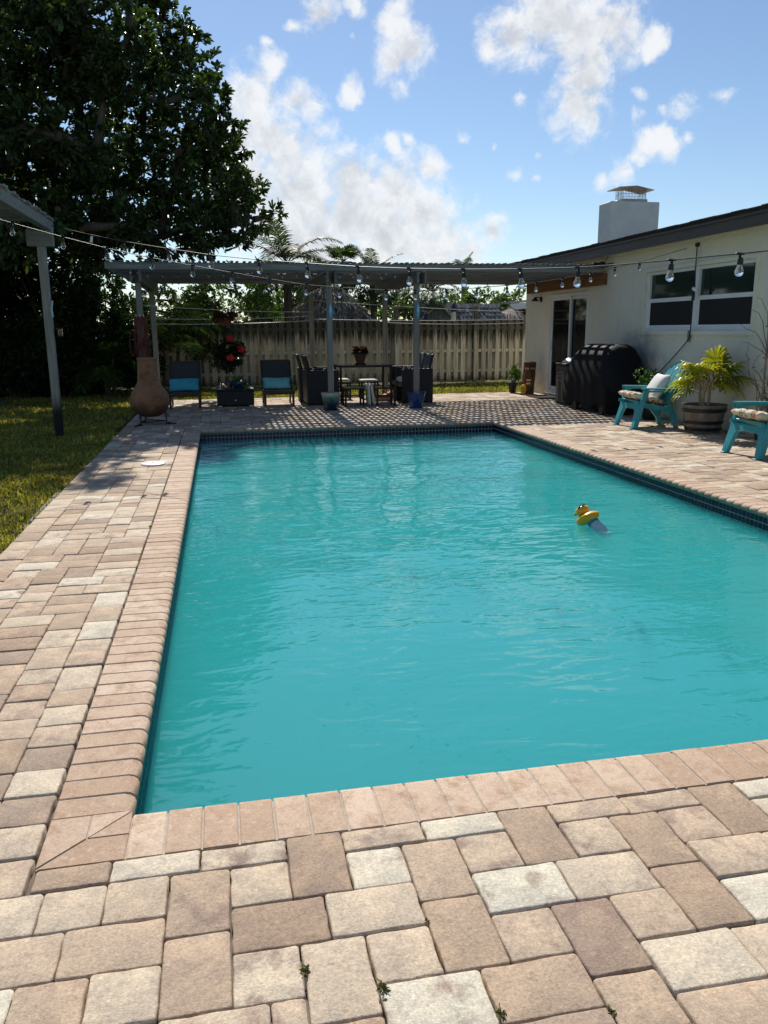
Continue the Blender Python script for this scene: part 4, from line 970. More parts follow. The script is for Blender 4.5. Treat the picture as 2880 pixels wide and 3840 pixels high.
far_tree(1455, 1185, 21.5, 50, 8, 'broadleaf_tree', 'low sprawling bush over the fence beside the thatched hut', 'leaf_light', 58)
c = at_y(1075, 985, 24); palm('coconut_palm', 'big coconut palm with arching fronds behind the fence', (c[0], 24, -.04), c[2], 17, 2.0, .62, .035, 44, 'leaf_palm', 61, (-.3, 1.35), 1.0, tr=.14, group='palms beyond the fence')
c = at_y(1400, 1035, 27); palm('coconut_palm', 'smaller coconut palm whose frond tips show over the pergola', (c[0], 27, -.04), c[2], 11, 1.35, .42, .03, 34, 'leaf_palm', 62, (.1, 1.3), .8, tr=.12, group='palms beyond the fence')
c = at_y(1620, 1090, 22.5); palm('coconut_palm', 'young palm with pale ragged fronds beside the shed', (c[0], 22.5, -.04), c[2], 10, 1.2, .40, .03, 30, 'leaf_palm', 63, (-.2, 1.2), 1.2, tr=.10, group='palms beyond the fence')
c = at_y(1740, 1020, 34); palm('coconut_palm', 'distant palm tuft peeping over the pergola roof', (c[0], 34, -.04), c[2], 10, .9, .40, .03, 26, 'leaf_light', 64, (.3, 1.4), .8, tr=.12, group='palms beyond the fence')
c = at_y(1290, 975, 28); rng = np.random.default_rng(65)
t = thing('fan_palm', 'green fan palm crown showing above the pergola', 'palm tree', (c[0], 28, -.04), 0, 'palms beyond the fence'); q = MB(); q.tube([(0, 0, -.05), (0, 0, c[2])], [.16, .12], 10); q.build('trunk', M['bark'], t, 60); q = MB()
for k in range(18):
    az = k*2.4; el = rng.uniform(-.3, 1.3); d = np.array([math.cos(az)*math.cos(el), math.sin(az)*math.cos(el), math.sin(el)]); p = np.array([0, 0, c[2]]); e = p+d*rng.uniform(.3, .5)
    q.tube([p, e], .012, 4); fan(q, e, np.cross(d, (-math.sin(az), math.cos(az), 0)), d, rng.uniform(.5, .65), 18, rng, R(230), .03, .3)
q.build('crown', M['leaf_light'], t, recalc=False)

# ---- grass --------------------------------------------------------
gr = np.random.default_rng(8); B = []
def sow(n, x0, x1, y0, y1, keep=None):
    p = np.stack([gr.uniform(x0, x1, n), gr.uniform(y0, y1, n)], 1); v = np.sin(p[:, 0]*2.1+1.3*np.sin(p[:, 1]*1.7))+np.sin(p[:, 1]*2.7+p[:, 0]*1.1); p = p[gr.uniform(-2.6, 1.2, n) < v]; B.append(p)
sow(5200, -1.26, -1.115, 2.6, 9.6); sow(34000, -3.0, -1.24, 2.6, 6.2); sow(42000, -4.2, -1.22, 6.2, 10.5); sow(30000, -6.2, -1.20, 10.5, 15.5); sow(14000, -7, -1.2, 15.5, 18.5); sow(36000, -1.2, 8.5, 14.9, 18.5)
B = np.concatenate(B); n = len(B); a = gr.uniform(0, 6.28, n); dist = np.hypot(B[:, 0]-CAM[0], B[:, 1]-CAM[1]); l = gr.uniform(.025, .07, n); w = gr.uniform(.004, .007, n)*(1+dist*.05)
s = np.stack([np.cos(a), np.sin(a), 0*a], 1); lean = np.stack([-np.sin(a), np.cos(a), 0*a], 1)*gr.uniform(-.9, .9, n)[:, None]*l[:, None]; b = np.stack([B[:, 0], B[:, 1], 0*a-.045], 1); up = np.array([0, 0, 1.0])
V = np.stack([b-s*w[:, None], b+s*w[:, None], b+s*w[:, None]*.7+lean*.45+up*l[:, None]*.6, b-s*w[:, None]*.7+lean*.45+up*l[:, None]*.6, b+lean+up*l[:, None]*.9], 1).reshape(-1, 3)
k = np.arange(n)[:, None]*5; F_ = np.concatenate([k+np.array([0, 1, 2, 3]), k+np.array([3, 2, 4, 4])], 1).reshape(-1, 4)
quads = F_[0::2]; tris = F_[1::2][:, :3]
me = bpy.data.meshes.new('grass'); me.vertices.add(len(V)); me.vertices.foreach_set('co', V.astype(np.float32).ravel())
lv = np.concatenate([quads.ravel(), tris.ravel()]).astype(np.int32); me.loops.add(len(lv)); me.loops.foreach_set('vertex_index', lv); me.polygons.add(2*n)
me.polygons.foreach_set('loop_start', np.concatenate([np.arange(n)*4, 4*n+np.arange(n)*3]).astype(np.int32)); me.update(calc_edges=True); me.materials.append(M['grass'])
tag(link('grass', me), 'short yellow green grass beside the deck and along the fence', 'grass', kind='stuff')
# fallen leaves
lr = np.random.default_rng(12); n = 900
P = np.stack([lr.uniform(-3.2, -1.2, n), 2.6+9*lr.uniform(0, 1, n)**1.2, np.full(n, -.02)+lr.uniform(0, .015, n)], 1)
P2 = np.stack([lr.uniform(6.2, 7.05, 160), lr.uniform(4.5, 8.6, 160), np.full(160, .004)], 1); P2 = P2[lr.uniform(0, 1, 160) < (P2[:, 0]-6.0)]
P3 = np.stack([lr.uniform(-6, -1.5, 500), lr.uniform(11, 18, 500), np.full(500, -.015)], 1)
P = np.concatenate([P, P2, P3]); n = len(P); D = np.stack([lr.normal(size=n), lr.normal(size=n), lr.normal(size=n)*.12], 1)
V, F_ = leaf_arrays(P, D, lr.uniform(.03, .075, n), lr.uniform(.012, .028, n), lr, .3, 0.)
tag(link('leaf_litter', mesh_np('leaf_litter', V, F_, M['litter'])), 'dry fallen leaves scattered over lawn and deck edge', 'leaves', kind='stuff')
# weeds in the joints
for i, (px, py, sc, lab) in enumerate(((1146, 3640, 1.0, 'small weed sprouting in a joint between two pale pavers'), (1440, 3712, 1.3, 'wider weed tuft at the corner of a grey paver'), (1600, 3450, .6, 'thin dry weed wisp between pavers near the coping'),
        (2290, 3790, .9, 'weed tuft beside the big cream paver'), (1880, 3795, .9, 'weed tuft on the edge of a brown paver'), (565, 1975, 1.2, 'weed growing in the joint beside the coping on the lawn side'))):
    c = ground(px, py); rg = np.random.default_rng(100+i); nn = 26; a = rg.uniform(0, 6.28, nn); D = np.stack([np.cos(a), np.sin(a), rg.uniform(.15, 1.1, nn)], 1)
    V, F_ = leaf_arrays(rg.normal(size=(nn, 3))*np.array([.004, .010, 0])*sc+np.array([0, 0, -.004]), D, rg.uniform(.010, .022, nn)*sc, rg.uniform(.004, .008, nn)*sc, rg)
    o = link('weed', mesh_np('weed', V, F_, M['weed'])); o.location = c; o.scale = (.75,)*3; tag(o, lab, 'weed', 'weeds in the paver joints')

# ================================================================== OBJECTS
# ---- string lights -------------------------------------------------
bp = [(.0135, .0), (.0145, -.004), (.0150, -.010), (.0225, -.030), (.0255, -.042), (.0240, -.054), (.016, -.064), (.006, -.0685), (.0, -.0695)]
b = MB(); b.lathe(bp, 12, cap=False); BULB = b.mesh('bulb', M['bulb'], 60)
b = MB(); b.lathe([(.008, .028), (.0155, .024), (.0165, .006), (.018, .0), (.0165, -.012), (.006, -.012)], 10); SOCK = b.mesh('socket', M['black'], 40)
b = MB(); b.tube([(0, 0, -.042), (0, 0, -.02)], .0035, 5); b.lathe([(.005, -.018), (.005, -.026), (.003, -.044)], 6); FIL = b.mesh('filament', M['wiremesh'])
b = MB(); b.box((0, 0, .0), (.060, .014, .014), None, .005); b.box((0, 0, -.014), (.016, .014, .022), None, .004); CLIP = b.mesh('clip', M['black'])
b = MB(); b.lathe([(.010, 0), (.012, -.006), (.020, -.020), (.0205, -.030), (.015, -.042), (.0, -.046)], 10, cap=False); GLOBE = b.mesh('bulb', M['bulb'], 60)
b = MB(); b.lathe([(.010, .026), (.013, .02), (.013, -.004), (.006, -.004)], 8); GSOCK = b.mesh('socket', M['black'], 40)
def string_lights(label, bulbs, cable, drop=.075, tilt=.12, seed=1):
    o = np.array(cable[0]); t = thing('string_lights', label, 'string lights', tuple(o)); rg = random.Random(seed)
    q = MB(); q.tube([np.array(p)-o for p in cable], .0042, 5); q.build('cable', M['cable'], t, 60)
    for p in bulbs:
        p = np.array(p)-o; rx, ry = rg.uniform(-tilt, tilt), rg.uniform(-tilt, tilt)
        link('clip', CLIP, t, p)
        e = p+np.array([math.sin(ry)*drop, -math.sin(rx)*drop, -drop])
        q = MB(); q.tube(crv(p-np.array([0, 0, .02]), p+(e-p)*.5+np.array([rg.uniform(-.008, .008), 0, 0]), e+np.array([0, 0, .02]), 4), .0035, 5); q.build('pigtail', M['cable'], t)
        e[2] -= .02; s_ = link('socket', SOCK, t, e, (rx, -ry, 0)); bb = link('bulb', BULB, t, e+np.array([0, 0, -.012]), (rx, -ry, 0)); link('filament', FIL, bb)
    return t
A1, B1 = (-1.74, 9.30), (3.2, 2.4)
pts1 = [(193, 845), (330, 878), (463, 905), (630, 932), (790, 956), (971, 974), (1153, 987), (1344, 1000), (1538, 1007), (1741, 1010), (1954, 1009), (2170, 1003), (2340, 991), (2520, 975), (2776, 951), (2880, 940)]
cab = [at_plane(x, y, A1, B1) for x, y in pts1]; e_ = cab[-1]-cab[-2]; cab.append(np.array([6.85, -2.72, 2.62]))
string_lights('string of clear pear bulbs on black cable crossing the pool from the lawn pergola corner', [at_plane(x, y, A1, B1) for x, y in pts1 if x in (463, 630, 790, 971, 1153, 1344, 1538, 1741, 1954, 2170, 2520, 2776)], cab, .03, .14, 2)
A2, B2 = (-1.74, 6.6), (7.05, 8.95)
pts2 = [(0, 823), (43, 836), (233, 888), (397, 930), (564, 966), (721, 996), (868, 1022), (1009, 1046), (1147, 1068), (1277, 1078), (1447, 1088), (1556, 1088), (1675, 1086), (1788, 1080), (1901, 1070), (2012, 1060), (2110, 1044), (2214, 1024), (2305, 1003), (2399, 983), (2615, 919)]
cab = [at_plane(x, y, A2, B2) for x, y in pts2]; cab.insert(0, cab[0]+(cab[0]-cab[1])*3.5)
string_lights('string of pear bulbs hooked to the stucco wall above the window', [at_plane(x, y, A2, B2) for x, y in pts2[1:-1]], cab, .02, .14, 3)
gl = thing('globe_lights', 'strand of small globe bulbs strung under the pergola roof edge', 'string lights', (-1.2, 11.41, 2.30))
rg = random.Random(6); cb = []
for k in range(34):
    x = k*.235; z = -.012-.02*abs(math.sin(k*1.3)); cb.append((x, 0, z))
    if x > 4.5: continue
    link('socket', GSOCK, gl, (x, 0, z-.02)); link('bulb', GLOBE, gl, (x, 0, z-.026), (rg.uniform(-.2, .2), rg.uniform(-.2, .2), 0))
q = MB(); q.tube(cb[:21], .003, 5); q.build('cable', M['cable'], gl)
for j, X in enumerate((-.93, 2.2, 3.74)):
    gl = thing('globe_lights', ['row of globe bulbs under the pergola beam over the chiminea', 'row of globe bulbs under the beam on the drip glazed pot post', 'row of globe bulbs under the beam on the cobalt pot post'][j], 'string lights', (X-.11, 12.0, 2.15))
    cb = []
    for k in range(11):
        yv = k*.26; z = -.02-.012*(k % 2); cb.append((0, yv, z)); link('socket', GSOCK, gl, (0, yv, z-.02)); link('bulb', GLOBE, gl, (0, yv, z-.026))
    q = MB(); q.tube(cb, .003, 5); q.build('cable', M['cable'], gl)
# clotheslines
for i, (a, b_, lab) in enumerate((((-.93, 11.93, 1.80), (2.2, 14.6, 1.74), 'white clothesline running from the chiminea post to a rear post'), ((-.9, 14.62, 1.62), (2.2, 14.62, 1.66), 'upper white clothesline between the rear pergola posts'),
        ((-.9, 14.62, 1.52), (2.2, 14.62, 1.57), 'lower white clothesline between the rear pergola posts'), ((2.2, 14.66, 1.60), (7.04, 15.25, 1.58), 'white clothesline from the rear post to the house corner'),
        ((3.74, 14.66, 1.52), (7.04, 15.25, 1.50), 'lowest white clothesline reaching the house corner'), ((2.2, 14.7, 1.98), (7.04, 15.28, 1.74), 'topmost clothesline slanting down to the house corner'))):
    q = MB(); o = np.array(a); q.tube([p-o for p in sag(a, b_, .03)], .006, 5); ob = q.build('clothesline', M['wire'], None, 60, loc=tuple(o)); tag(ob, lab, 'clothesline', 'clotheslines under the pergola')
# cord and cable on the wall
t = thing('wall_power_cable', 'black power cord hanging down the wall past the window to the chair', 'cord', (7.07, 8.5, 2.60)); o = np.array([7.07, 8.5, 2.6])
P_ = [at_x(x, y, 7.045) for x, y in ((2615, 920), (2612, 960), (2608, 1010), (2605, 1090), (2598, 1130), (2592, 1210), (2586, 1262), (2575, 1282), (2520, 1345), (2450, 1420), (2415, 1447))]
q = MB(); q.tube([p-o for p in P_], .008, 6); q.build('cable', M['cable'], t, 60)
q = MB(); q.box(at_x(2600, 1105, 7.03)-o, (.035, .05, .16), None, .01); q.build('plug', M['black'], t); q = MB(); q.box(at_x(2604, 1085, 7.025)-o, (.03, .10, .05), (.3, 0, 0), .01); q.build('connector', M['white'], t)
q = MB(); q.box(at_x(2584, 1260, 7.08)-o, (.04, .05, .16), None, .008); q.build('wall_box', M['concrete'], t); q = MB(); q.box(at_x(2615, 918, 7.07)-o, (.05, .06, .05), None, .01); q.build('hook', M['blackmetal'], t)
t = thing('cable_bundle', 'tangle of black cable ends and plugs at the pergola corner by the wall', 'cable', (6.95, 11.35, 2.46)); q = MB(); rg = np.random.default_rng(3)
for k in range(7):
    p = rg.normal(size=(5, 3))*np.array([.10, .06, .022])+np.array([0, 0, .0]); q.tube(p, .009, 5)
q.tube([(.02, 0, 0), (.10, -.02, .13)], .006, 5); q.build('cable', M['cable'], t, 60)
q = MB(); q.box((-.08, 0, .01), (.14, .05, .035), (0, .1, .2), .008); q.build('plug', M['black'], t)

# ---- pots and helpers ----------------------------------------------
def pot_profile(rb, rt, h, lip=.015, lh=.03): return [(rb*.96, 0), (rb, .006), (rt, h-lh), (rt+lip, h-lh+.004), (rt+lip, h), (rt-.012, h), (rt-.018, h-.05)]
def pot(parent, rb, rt, h, mat, lip=.015, lh=.03, name='pot', n=28):
    q = MB(); q.lathe(pot_profile(rb, rt, h, lip, lh), n, cap=False); o = q.build(name, M[mat], parent, 45)
    q = MB(); q.lathe([(0, h-.04), (rt-.016, h-.04)], n, cap=False); q.lathe([(0, .004), (rb*.96, .004)], n, cap=False); q.build('soil', M['soilpot'], parent); return o
for x, lab, mat, rb, rt, h in ((2.2, 'green to navy drip glazed pot around the pergola post', 'drip', .125, .165, .305), (3.74, 'cobalt blue glazed pot around the pergola post', 'cobalt', .125, .155, .285)):
    t = thing('glazed_pot', lab, 'pot', (x, 11.87, 0)); pot(t, rb, rt, h, mat, .012, .035)
for x, lab in ((2.2, 'blue surfboard plaque on the drip glazed pot post'), (3.74, 'blue surfboard plaque on the cobalt pot post')):
    t = thing('surfboard_plaque', lab, 'plaque', (x+.012, 11.805, 1.54))
    pl = [(.036*math.sin(math.pi*u)**.6*s, .285*u) for s, us in ((1, np.linspace(0, 1, 12)), (-1, np.linspace(1, 0, 12)[1:-1])) for u in us]
    q = MB(); q.prism(pl, -.007, .007, 'xz'); q.build('board', M['board'], t)
    q = MB(); q.prism([(x_*.45, .02+z_*.86) for x_, z_ in pl], -.011, -.0072, 'xz'); q.build('stripe', M['boardstripe'], t)
    q = MB()
    for z in (.05, .10): q.tube([(0, -.012, z), (0, -.035, z-.005), (0, -.04, z+.02)], .005, 5)
    q.build('hook', M['bluecap'], t)

# ---- chiminea ------------------------------------------------------
t = thing('chiminea', 'tall terracotta chiminea with relief flowers on an iron stand', 'chiminea', (-.755, 10.42, 0))
pr = [(.05, .115), (.12, .12), (.21, .165), (.255, .215), (.277, .28), (.287, .36), (.278, .43), (.255, .49), (.215, .545), (.178, .60), (.158, .66), (.149, .74), (.142, .84), (.136, .94), (.136, .955), (.146, .965), (.146, .985), (.138, .995), (.12, .99), (.12, .8)]
q = MB(); q.lathe(pr, 40, cap=False, wob=lambda a, z: .012*math.sin(3*a+z*5)+.006*math.sin(7*a-z*11)); body = q.build('clay_body', M['chiminea'], t, 60)
rg = random.Random(8)
def relief(a, z, s):
    r = float(np.interp(z, [p[1] for p in pr[:14]], [p[0] for p in pr[:14]])); q = MB()
    q.M = Matrix.Rotation(a, 4, 'Z') @ Matrix.Translation((r-.004, 0, z)) @ Matrix.Rotation(R(90), 4, 'Y')
    for k in range(5):
        an = k*2*math.pi/5; q.lathe([(.0, .016), (.012*s, .012), (.020*s, .0)], 8, (.026*s*math.cos(an), .026*s*math.sin(an), 0), cap=False)
    q.lathe([(.0, .02), (.012*s, .014), (.015*s, 0)], 8, cap=False)
    q.build('relief_flower', M['chiminea'], body, 50)
for a, z, s in ((-1.2, .40, 1.7), (-1.9, .33, 1.5), (-2.5, .45, 1.4), (-.5, .36, 1.6), (-1.55, .78, 1.1), (-2.1, .72, 1.3), (-.75, .70, 1.3), (-1.3, .88, 1.0), (-2.9, .36, 1.6)): relief(a, z, s)
q = MB(); q.lathe([(.283, .285), (.292, .30), (.283, .315)], 40, cap=False); q.build('clay_band', M['chiminea'], body, 60)
iron = MB()
for k in range(3):
    a = R(90+120*k+25); c, s = math.cos(a), math.sin(a)
    iron.tube([(.20*c, .20*s, .20), (.235*c, .235*s, .16), (.225*c, .225*s, .03), (.30*c, .30*s, .012)], .010, 6); iron.box((.29*c, .29*s, .008), (.16, .035, .014), (0, 0, a), .003)
    iron.tube([(.235*c+.03*math.cos(v)*c, .235*s+.03*math.cos(v)*s, .10+.04*math.sin(v)+.01*v) for v in np.linspace(0, 5, 10)], .006, 5)
    a2 = a+R(120); iron.tube([(.225*c, .225*s, .05), (.225*math.cos(a2), .225*math.sin(a2), .05)], .008, 6)
iron.tube([(.2*math.cos(v), .2*math.sin(v), .19) for v in np.linspace(0, 2*math.pi, 25)], .009, 6)
iron.build('iron_stand', M['blackmetal'], t, 50)
# ropes on the post behind it
t = thing('rope_hank', 'maroon ropes coiled and knotted on hooks of the pergola post', 'rope', (-.93, 11.80, 1.62)); rg = np.random.default_rng(4)
for k, x in enumerate((-.085, -.045, -.01, .03, .06, .09)):
    q = MB(); l = rg.uniform(.55, .80)
    q.tube([(x, -.01, 0), (x-.012, -.03, -l*.45), (x+rg.uniform(-.02, .02), -.035, -l), (x+.03, -.035, -l-.02), (x+.035, -.03, -l*.5), (x+.012, -.012, 0)], .0085, 6); q.build('rope', M['rope'], t, 60)
for x, z in ((-.035, -.42), (.06, -.36)):
    q = MB(); q.tube([(x+.045*math.cos(v), -.03+.032*math.sin(v), z-.011*v/2.2) for v in np.linspace(0, 22, 60)], .0085, 6); q.build('knot', M['rope'], t, 60)
q = MB(); q.tube([(-.15+.04*math.cos(v), -.01, -.45+.19*math.sin(v)) for v in np.linspace(0, 6.28, 18)], .0085, 6); q.build('rope', M['rope'], t, 60)
q = MB()
for x in (-.06, 0, .06): q.tube([(x, .02, .0), (x, -.03, -.01), (x, -.045, .03)], .006, 5)
q.build('hook', M['white'], t)

# ---- sling chairs --------------------------------------------------
def sling_chair(label, loc, pil):
    t = thing('sling_chair', label, 'chair', loc, 0, 'sling chairs under the pergola')
    W2 = .28
    for s in (-1, 1):
        q = MB(); q.box((s*(W2-.02), .03, .14), (.042, .05, .28), None, .005); q.build('leg', M['darkwood'], t)
        q = MB(); q.bar((s*(W2-.02), .60, .27), (s*(W2-.02), .80, .0), .035, .045, bev=.005); q.build('leg', M['darkwood'], t)
        q = MB(); q.bar((s*W2, .0, .285), (s*W2, .72, .245), .032, .05, bev=.005); q.build('side_rail', M['darkwood'], t)
        q = MB(); q.bar((s*W2, .60, .25), (s*W2, .86, .80), .028, .035, (0, 1, 0), bev=.005); q.build('back_rail', M['darkwood'], t)
    q = MB(); q.bar((-W2-.015, .015, .25), (W2+.015, .015, .25), .03, .075, bev=.005); q.build('front_rail', M['darkwood'], t)
    q = MB(); n = 8; vs = [(x, .02+.6*v, .302-.04*v-.02*math.sin(math.pi*v)) for v in np.linspace(0, 1, n) for x in (-W2+.01, W2-.01)]
    vs += [(x, y, z-.008) for x, y, z in vs]; fs = [(2*i, 2*i+1, 2*i+3, 2*i+2) for i in range(n-1)]; fs += [tuple(k+2*n for k in f_) for f_ in fs]; q.add(vs, fs); q.build('seat', M['towel'], t, 40)
    q = MB(); vs = [(x, .62+.24*v, .265+.535*v) for v in (0, .5, 1) for x in (-W2+.012, W2-.012)]; vs += [(x, y+.01, z) for x, y, z in vs]
    fs = [(0, 1, 3, 2), (2, 3, 5, 4), (6, 7, 9, 8), (8, 9, 11, 10), (4, 5, 11, 10)]; q.add(vs, fs); q.build('back_sling', M['sling'], t)
    q = MB(); q.bar((-W2, .865, .81), (W2, .865, .81), .025, .03, bev=.006); q.build('top_rail', M['darkwood'], t); return t
def pillow(name, label, cat, loc, dims, rot, mat, group=None, puff=2.6, n=12, sagz=0.):
    q = MB(); vs, fs = [], []; w, d, h = dims
    for sgn in (1, -1):
        for i in range(n+1):
            for j in range(n+1):
                u, v = 2*i/n-1, 2*j/n-1; e = max(0., (1-abs(u)**puff))*max(0., (1-abs(v)**puff)); pin = 1-.07*(1-abs(u))*abs(v)-.0; pin2 = 1-.07*(1-abs(v))*abs(u)
                vs.append((u*w/2*pin2, v*d/2*pin, sgn*h/2*e**.45+sagz*math.sin(3*u+1)*.5))
    m_ = (n+1)**2
    for sgn in (0, 1):
        for i in range(n):
            for j in range(n): a = sgn*m_+i*(n+1)+j; fs.append((a, a+1, a+n+2, a+n+1))
    q.add(vs, fs); me = q.mesh(name, M[mat], None)
    bm = bmesh.new(); bm.from_mesh(me); bmesh.ops.remove_doubles(bm, verts=bm.verts, dist=1e-4); bmesh.ops.recalc_face_normals(bm, faces=bm.faces); bm.to_mesh(me); bm.free()
    me.polygons.foreach_set('use_smooth', [True]*len(me.polygons)); o = link(name, me, None, loc, rot); tag(o, label, cat, group); return o
sling_chair('charcoal sling lounge chair beside the chiminea', (-.345, 12.84, 0), 'aqua')
sling_chair('charcoal sling lounge chair between wicker box and wicker armchair', (1.365, 12.86, 0), 'aqua2')
pillow('pillow', 'bright blue pillow on the sling chair beside the chiminea', 'pillow', (-.36, 13.36, .40), (.56, .25, .13), (R(66), 0, R(1)), 'aqua', sagz=.02)
pillow('pillow', 'pale aqua pillow on the sling chair next to the armchairs', 'pillow', (1.36, 13.38, .395), (.56, .23, .13), (R(66), 0, R(-1)), 'aqua2', sagz=-.02)

# ---- wicker box with plants ----------------------------------------
t = thing('wicker_box', 'low black wicker storage box between the two sling chairs', 'box', (.565, 13.2, 0))
q = MB(); q.box((0, 0, .155), (.68, .48, .265), None, .012); q.build('body', M['wicker'], t); q = MB(); q.box((0, 0, .305), (.70, .50, .03), None, .008); q.build('lid', M['wicker'], t)
for x in (-.28, .28):
    for yv in (-.19, .19): q = MB(); q.box((x, yv, .012), (.06, .06, .024)); q.build('foot', M['white'] if yv < 0 else M['black'], t)
q = MB(); q.box((.0, -.244, .12), (.035, .006, .022)); q.build('badge', M['galv'], t)
def bouquet(parent, z0, n, spread, L_, W_, mat, seed, up=.8, name='foliage', hz=.15):
    rg = np.random.default_rng(seed); a = rg.uniform(0, 6.28, n); r = spread*np.sqrt(rg.uniform(0, 1, n)); b = np.stack([r*np.cos(a), r*np.sin(a), z0+rg.uniform(0, hz, n)], 1)
    D = np.stack([np.cos(a)*.8, np.sin(a)*.8, rg.uniform(-.1, up, n)], 1)+rg.normal(size=(n, 3))*.25
    V, F_ = leaf_arrays(b, D, L_*rng_u(rg, n), W_*rng_u(rg, n), rg, .2, .3); return link(name, mesh_np(name, V, F_, M[mat]), parent)
def rng_u(rg, n): return rg.uniform(.65, 1.25, n)
t = thing('potted_fern', 'bushy fern in a dark blue pot on the wicker box', 'potted plant', (.62, 13.2, .321)); pot(t, .13, .19, .13, 'cobalt'); q = MB(); rg = np.random.default_rng(9)
for k in range(26): frond(q, (0, 0, .10), k*2.4, rg.uniform(.4, 1.3), rg.uniform(.22, .36), rg.uniform(.8, 1.8), 16, .05, .012, rg, .2, .2, stem=.003)
q.build('foliage', M['leaf_pot'], t, recalc=False)
t = thing('glass_jar', 'clear glass jar standing on the wicker box', 'jar', (.33, 13.12, .321)); q = MB(); q.lathe([(.04, 0), (.048, .01), (.048, .08), (.036, .10), (.036, .115)], 16, cap=False); q.build('jar', M['bulb'], t, 50); q = MB(); q.lathe([(0, .005), (.04, .005)], 12, cap=False); q.build('jar_bottom', M['bulb'], t)
cs = [(.46+dx, 14.05+dy, z, r) for dx, dy, z, r in ((-.15, 0, .98, .16), (.05, .05, 1.08, .18), (.2, 0, 1.02, .17), (-.05, -.05, .86, .17), (.17, .05, .84, .16), (-.22, .05, .80, .13), (.02, .0, .70, .13))]
hb_ = leafy('hibiscus', 'potted hibiscus bush with large red blooms behind the wicker box', 'potted plant', (.46, 14.05, 0), cs, 'leaf_dark', .02, 90, 5, .085, .055, 88)
pot(hb_, .13, .16, .26, 'potblack')
for x, yv, z in ((.07, -.16, 1.22), (.06, -.20, .86), (.27, -.12, 1.02)):
    q = MB()
    for k in range(5):
        a = k*2*math.pi/5; q.M = Matrix.Translation((x, yv, z)) @ Matrix.Rotation(R(-65), 4, 'X') @ Matrix.Rotation(a, 4, 'Z')
        q.add([(0, 0, 0), (.03, -.028, .02), (.07, -.030, .022), (.085, 0, .012), (.07, .030, .022), (.03, .028, .02)], [(0, 1, 2, 3), (0, 3, 4, 5)])
    q.M = None; q.tube([(x, yv, z), (x+.01, yv-.05, z+.02)], .005, 5); q.build('bloom', M['flower_red'], hb_)
# hanging basket
c = at_y(842, 1195, 14.2); t = thing('hanging_basket', 'hanging basket of dry reddish foliage under the pergola', 'hanging plant', (c[0], 14.2, c[2]-.12))
q = MB(); q.lathe([(.05, -.02), (.11, .02), (.15, .10), (.15, .115)], 18, cap=False); q.build('basket', M['terra'], t, 50); bouquet(t, .08, 420, .15, .14, .012, 'leaf_dry', 15, .7); q = MB()
for k in range(3): a = k*2.1; q.tube([(.15*math.cos(a), .15*math.sin(a), .11), (0, 0, .45)], .003, 4)
q.tube([(0, 0, .45), (0, 0, 2.33-(c[2]-.12))], .003, 4); q.build('hanger', M['galv'], t)

# ---- dining set ----------------------------------------------------
t = thing('dining_table', 'dark patio dining table with glossy top under the pergola', 'table', (3.05, 13.5, 0))
q = MB(); q.box((0, 0, .712), (1.06, .86, .018), None, .004); q.build('tabletop', M['tabletop'], t)
q = MB()
for s in (-1, 1): q.box((0, s*.40, .688), (1.0, .03, .028)); q.box((s*.50, 0, .688), (.03, .77, .028))
q.build('apron', M['blackmetal'], t)
for sx in (-1, 1):
    for sy in (-1, 1): q = MB(); q.box((sx*.49, sy*.39, .337), (.04, .04, .674), None, .004); q.build('leg', M['blackmetal'], t)
def armchair(label, loc, rz):
    t = thing('wicker_armchair', label, 'chair', loc, rz, 'black wicker armchairs')
    for s in (-1, 1): q = MB(); q.box((.0, s*.285, .335), (.60, .07, .63), None, .015); q.build('arm_panel', M['wicker'], t)
    q = MB(); q.box((-.275, 0, .34), (.05, .50, .62), None, .012); q.build('rear_panel', M['wicker'], t)
    q = MB(); q.box((.02, 0, .335), (.53, .498, .08), None, .012); q.build('seat', M['wicker'], t)
    q = MB(); q.box((-.275, 0, .77), (.045, .54, .30), (0, R(-14), 0), .012); q.build('backrest', M['wicker'], t)
    for sx in (-1, 1):
        for sy in (-1, 1): q = MB(); q.box((sx*.27, sy*.285, .012), (.04, .04, .024)); q.build('foot', M['black'], t)
    return t
armchair('black wicker armchair next to the pale aqua pillow chair', (2.17, 13.12, 0), R(2)); armchair('black wicker armchair behind the one next to the sling chair', (2.12, 13.88, 0), R(-2))
armchair('black wicker armchair beside the cobalt pot, facing the table', (3.98, 13.05, 0), R(180)); armchair('black wicker armchair on the house side of the table, nearer the fence', (4.02, 13.80, 0), R(182))
def stool(label, loc):
    t = thing('stool', label, 'stool', loc, 0, 'black stools around the table'); q = MB(); q.box((0, 0, .325), (.37, .36, .03), None, .01); q.build('seat', M['tabletop'], t)
    for sx in (-1, 1):
        for sy in (-1, 1): q = MB(); q.box((sx*.165, sy*.16, .155), (.036, .036, .31), None, .004); q.build('leg', M['wicker'], t)
    q = MB()
    for s in (-1, 1): q.box((0, s*.16, .17), (.294, .022, .022)); q.box((s*.165, 0, .17), (.022, .284, .022))
    q.build('stretcher', M['wicker'], t)
stool('low black stool between the drip glazed pot and leaning cushions', (2.71, 12.60, 0)); stool('low black stool between the leaning cushions and the cobalt pot', (3.285, 12.52, 0))
stool('low black stool with a cream seat cushion behind the table', (2.72, 14.22, 0)); stool('low black stool with a grey seat pad behind the table', (3.30, 14.25, 0))
pillow('seat_cushion', 'cream seat cushion lying on a stool behind the table', 'cushion', (2.70, 14.2, .375), (.40, .40, .07), (0, 0, 0), 'cream', puff=6); pillow('seat_cushion', 'grey seat pad lying on a stool behind the table', 'cushion', (3.30, 14.25, .362), (.38, .38, .045), (0, 0, 0), 'towel', puff=6)
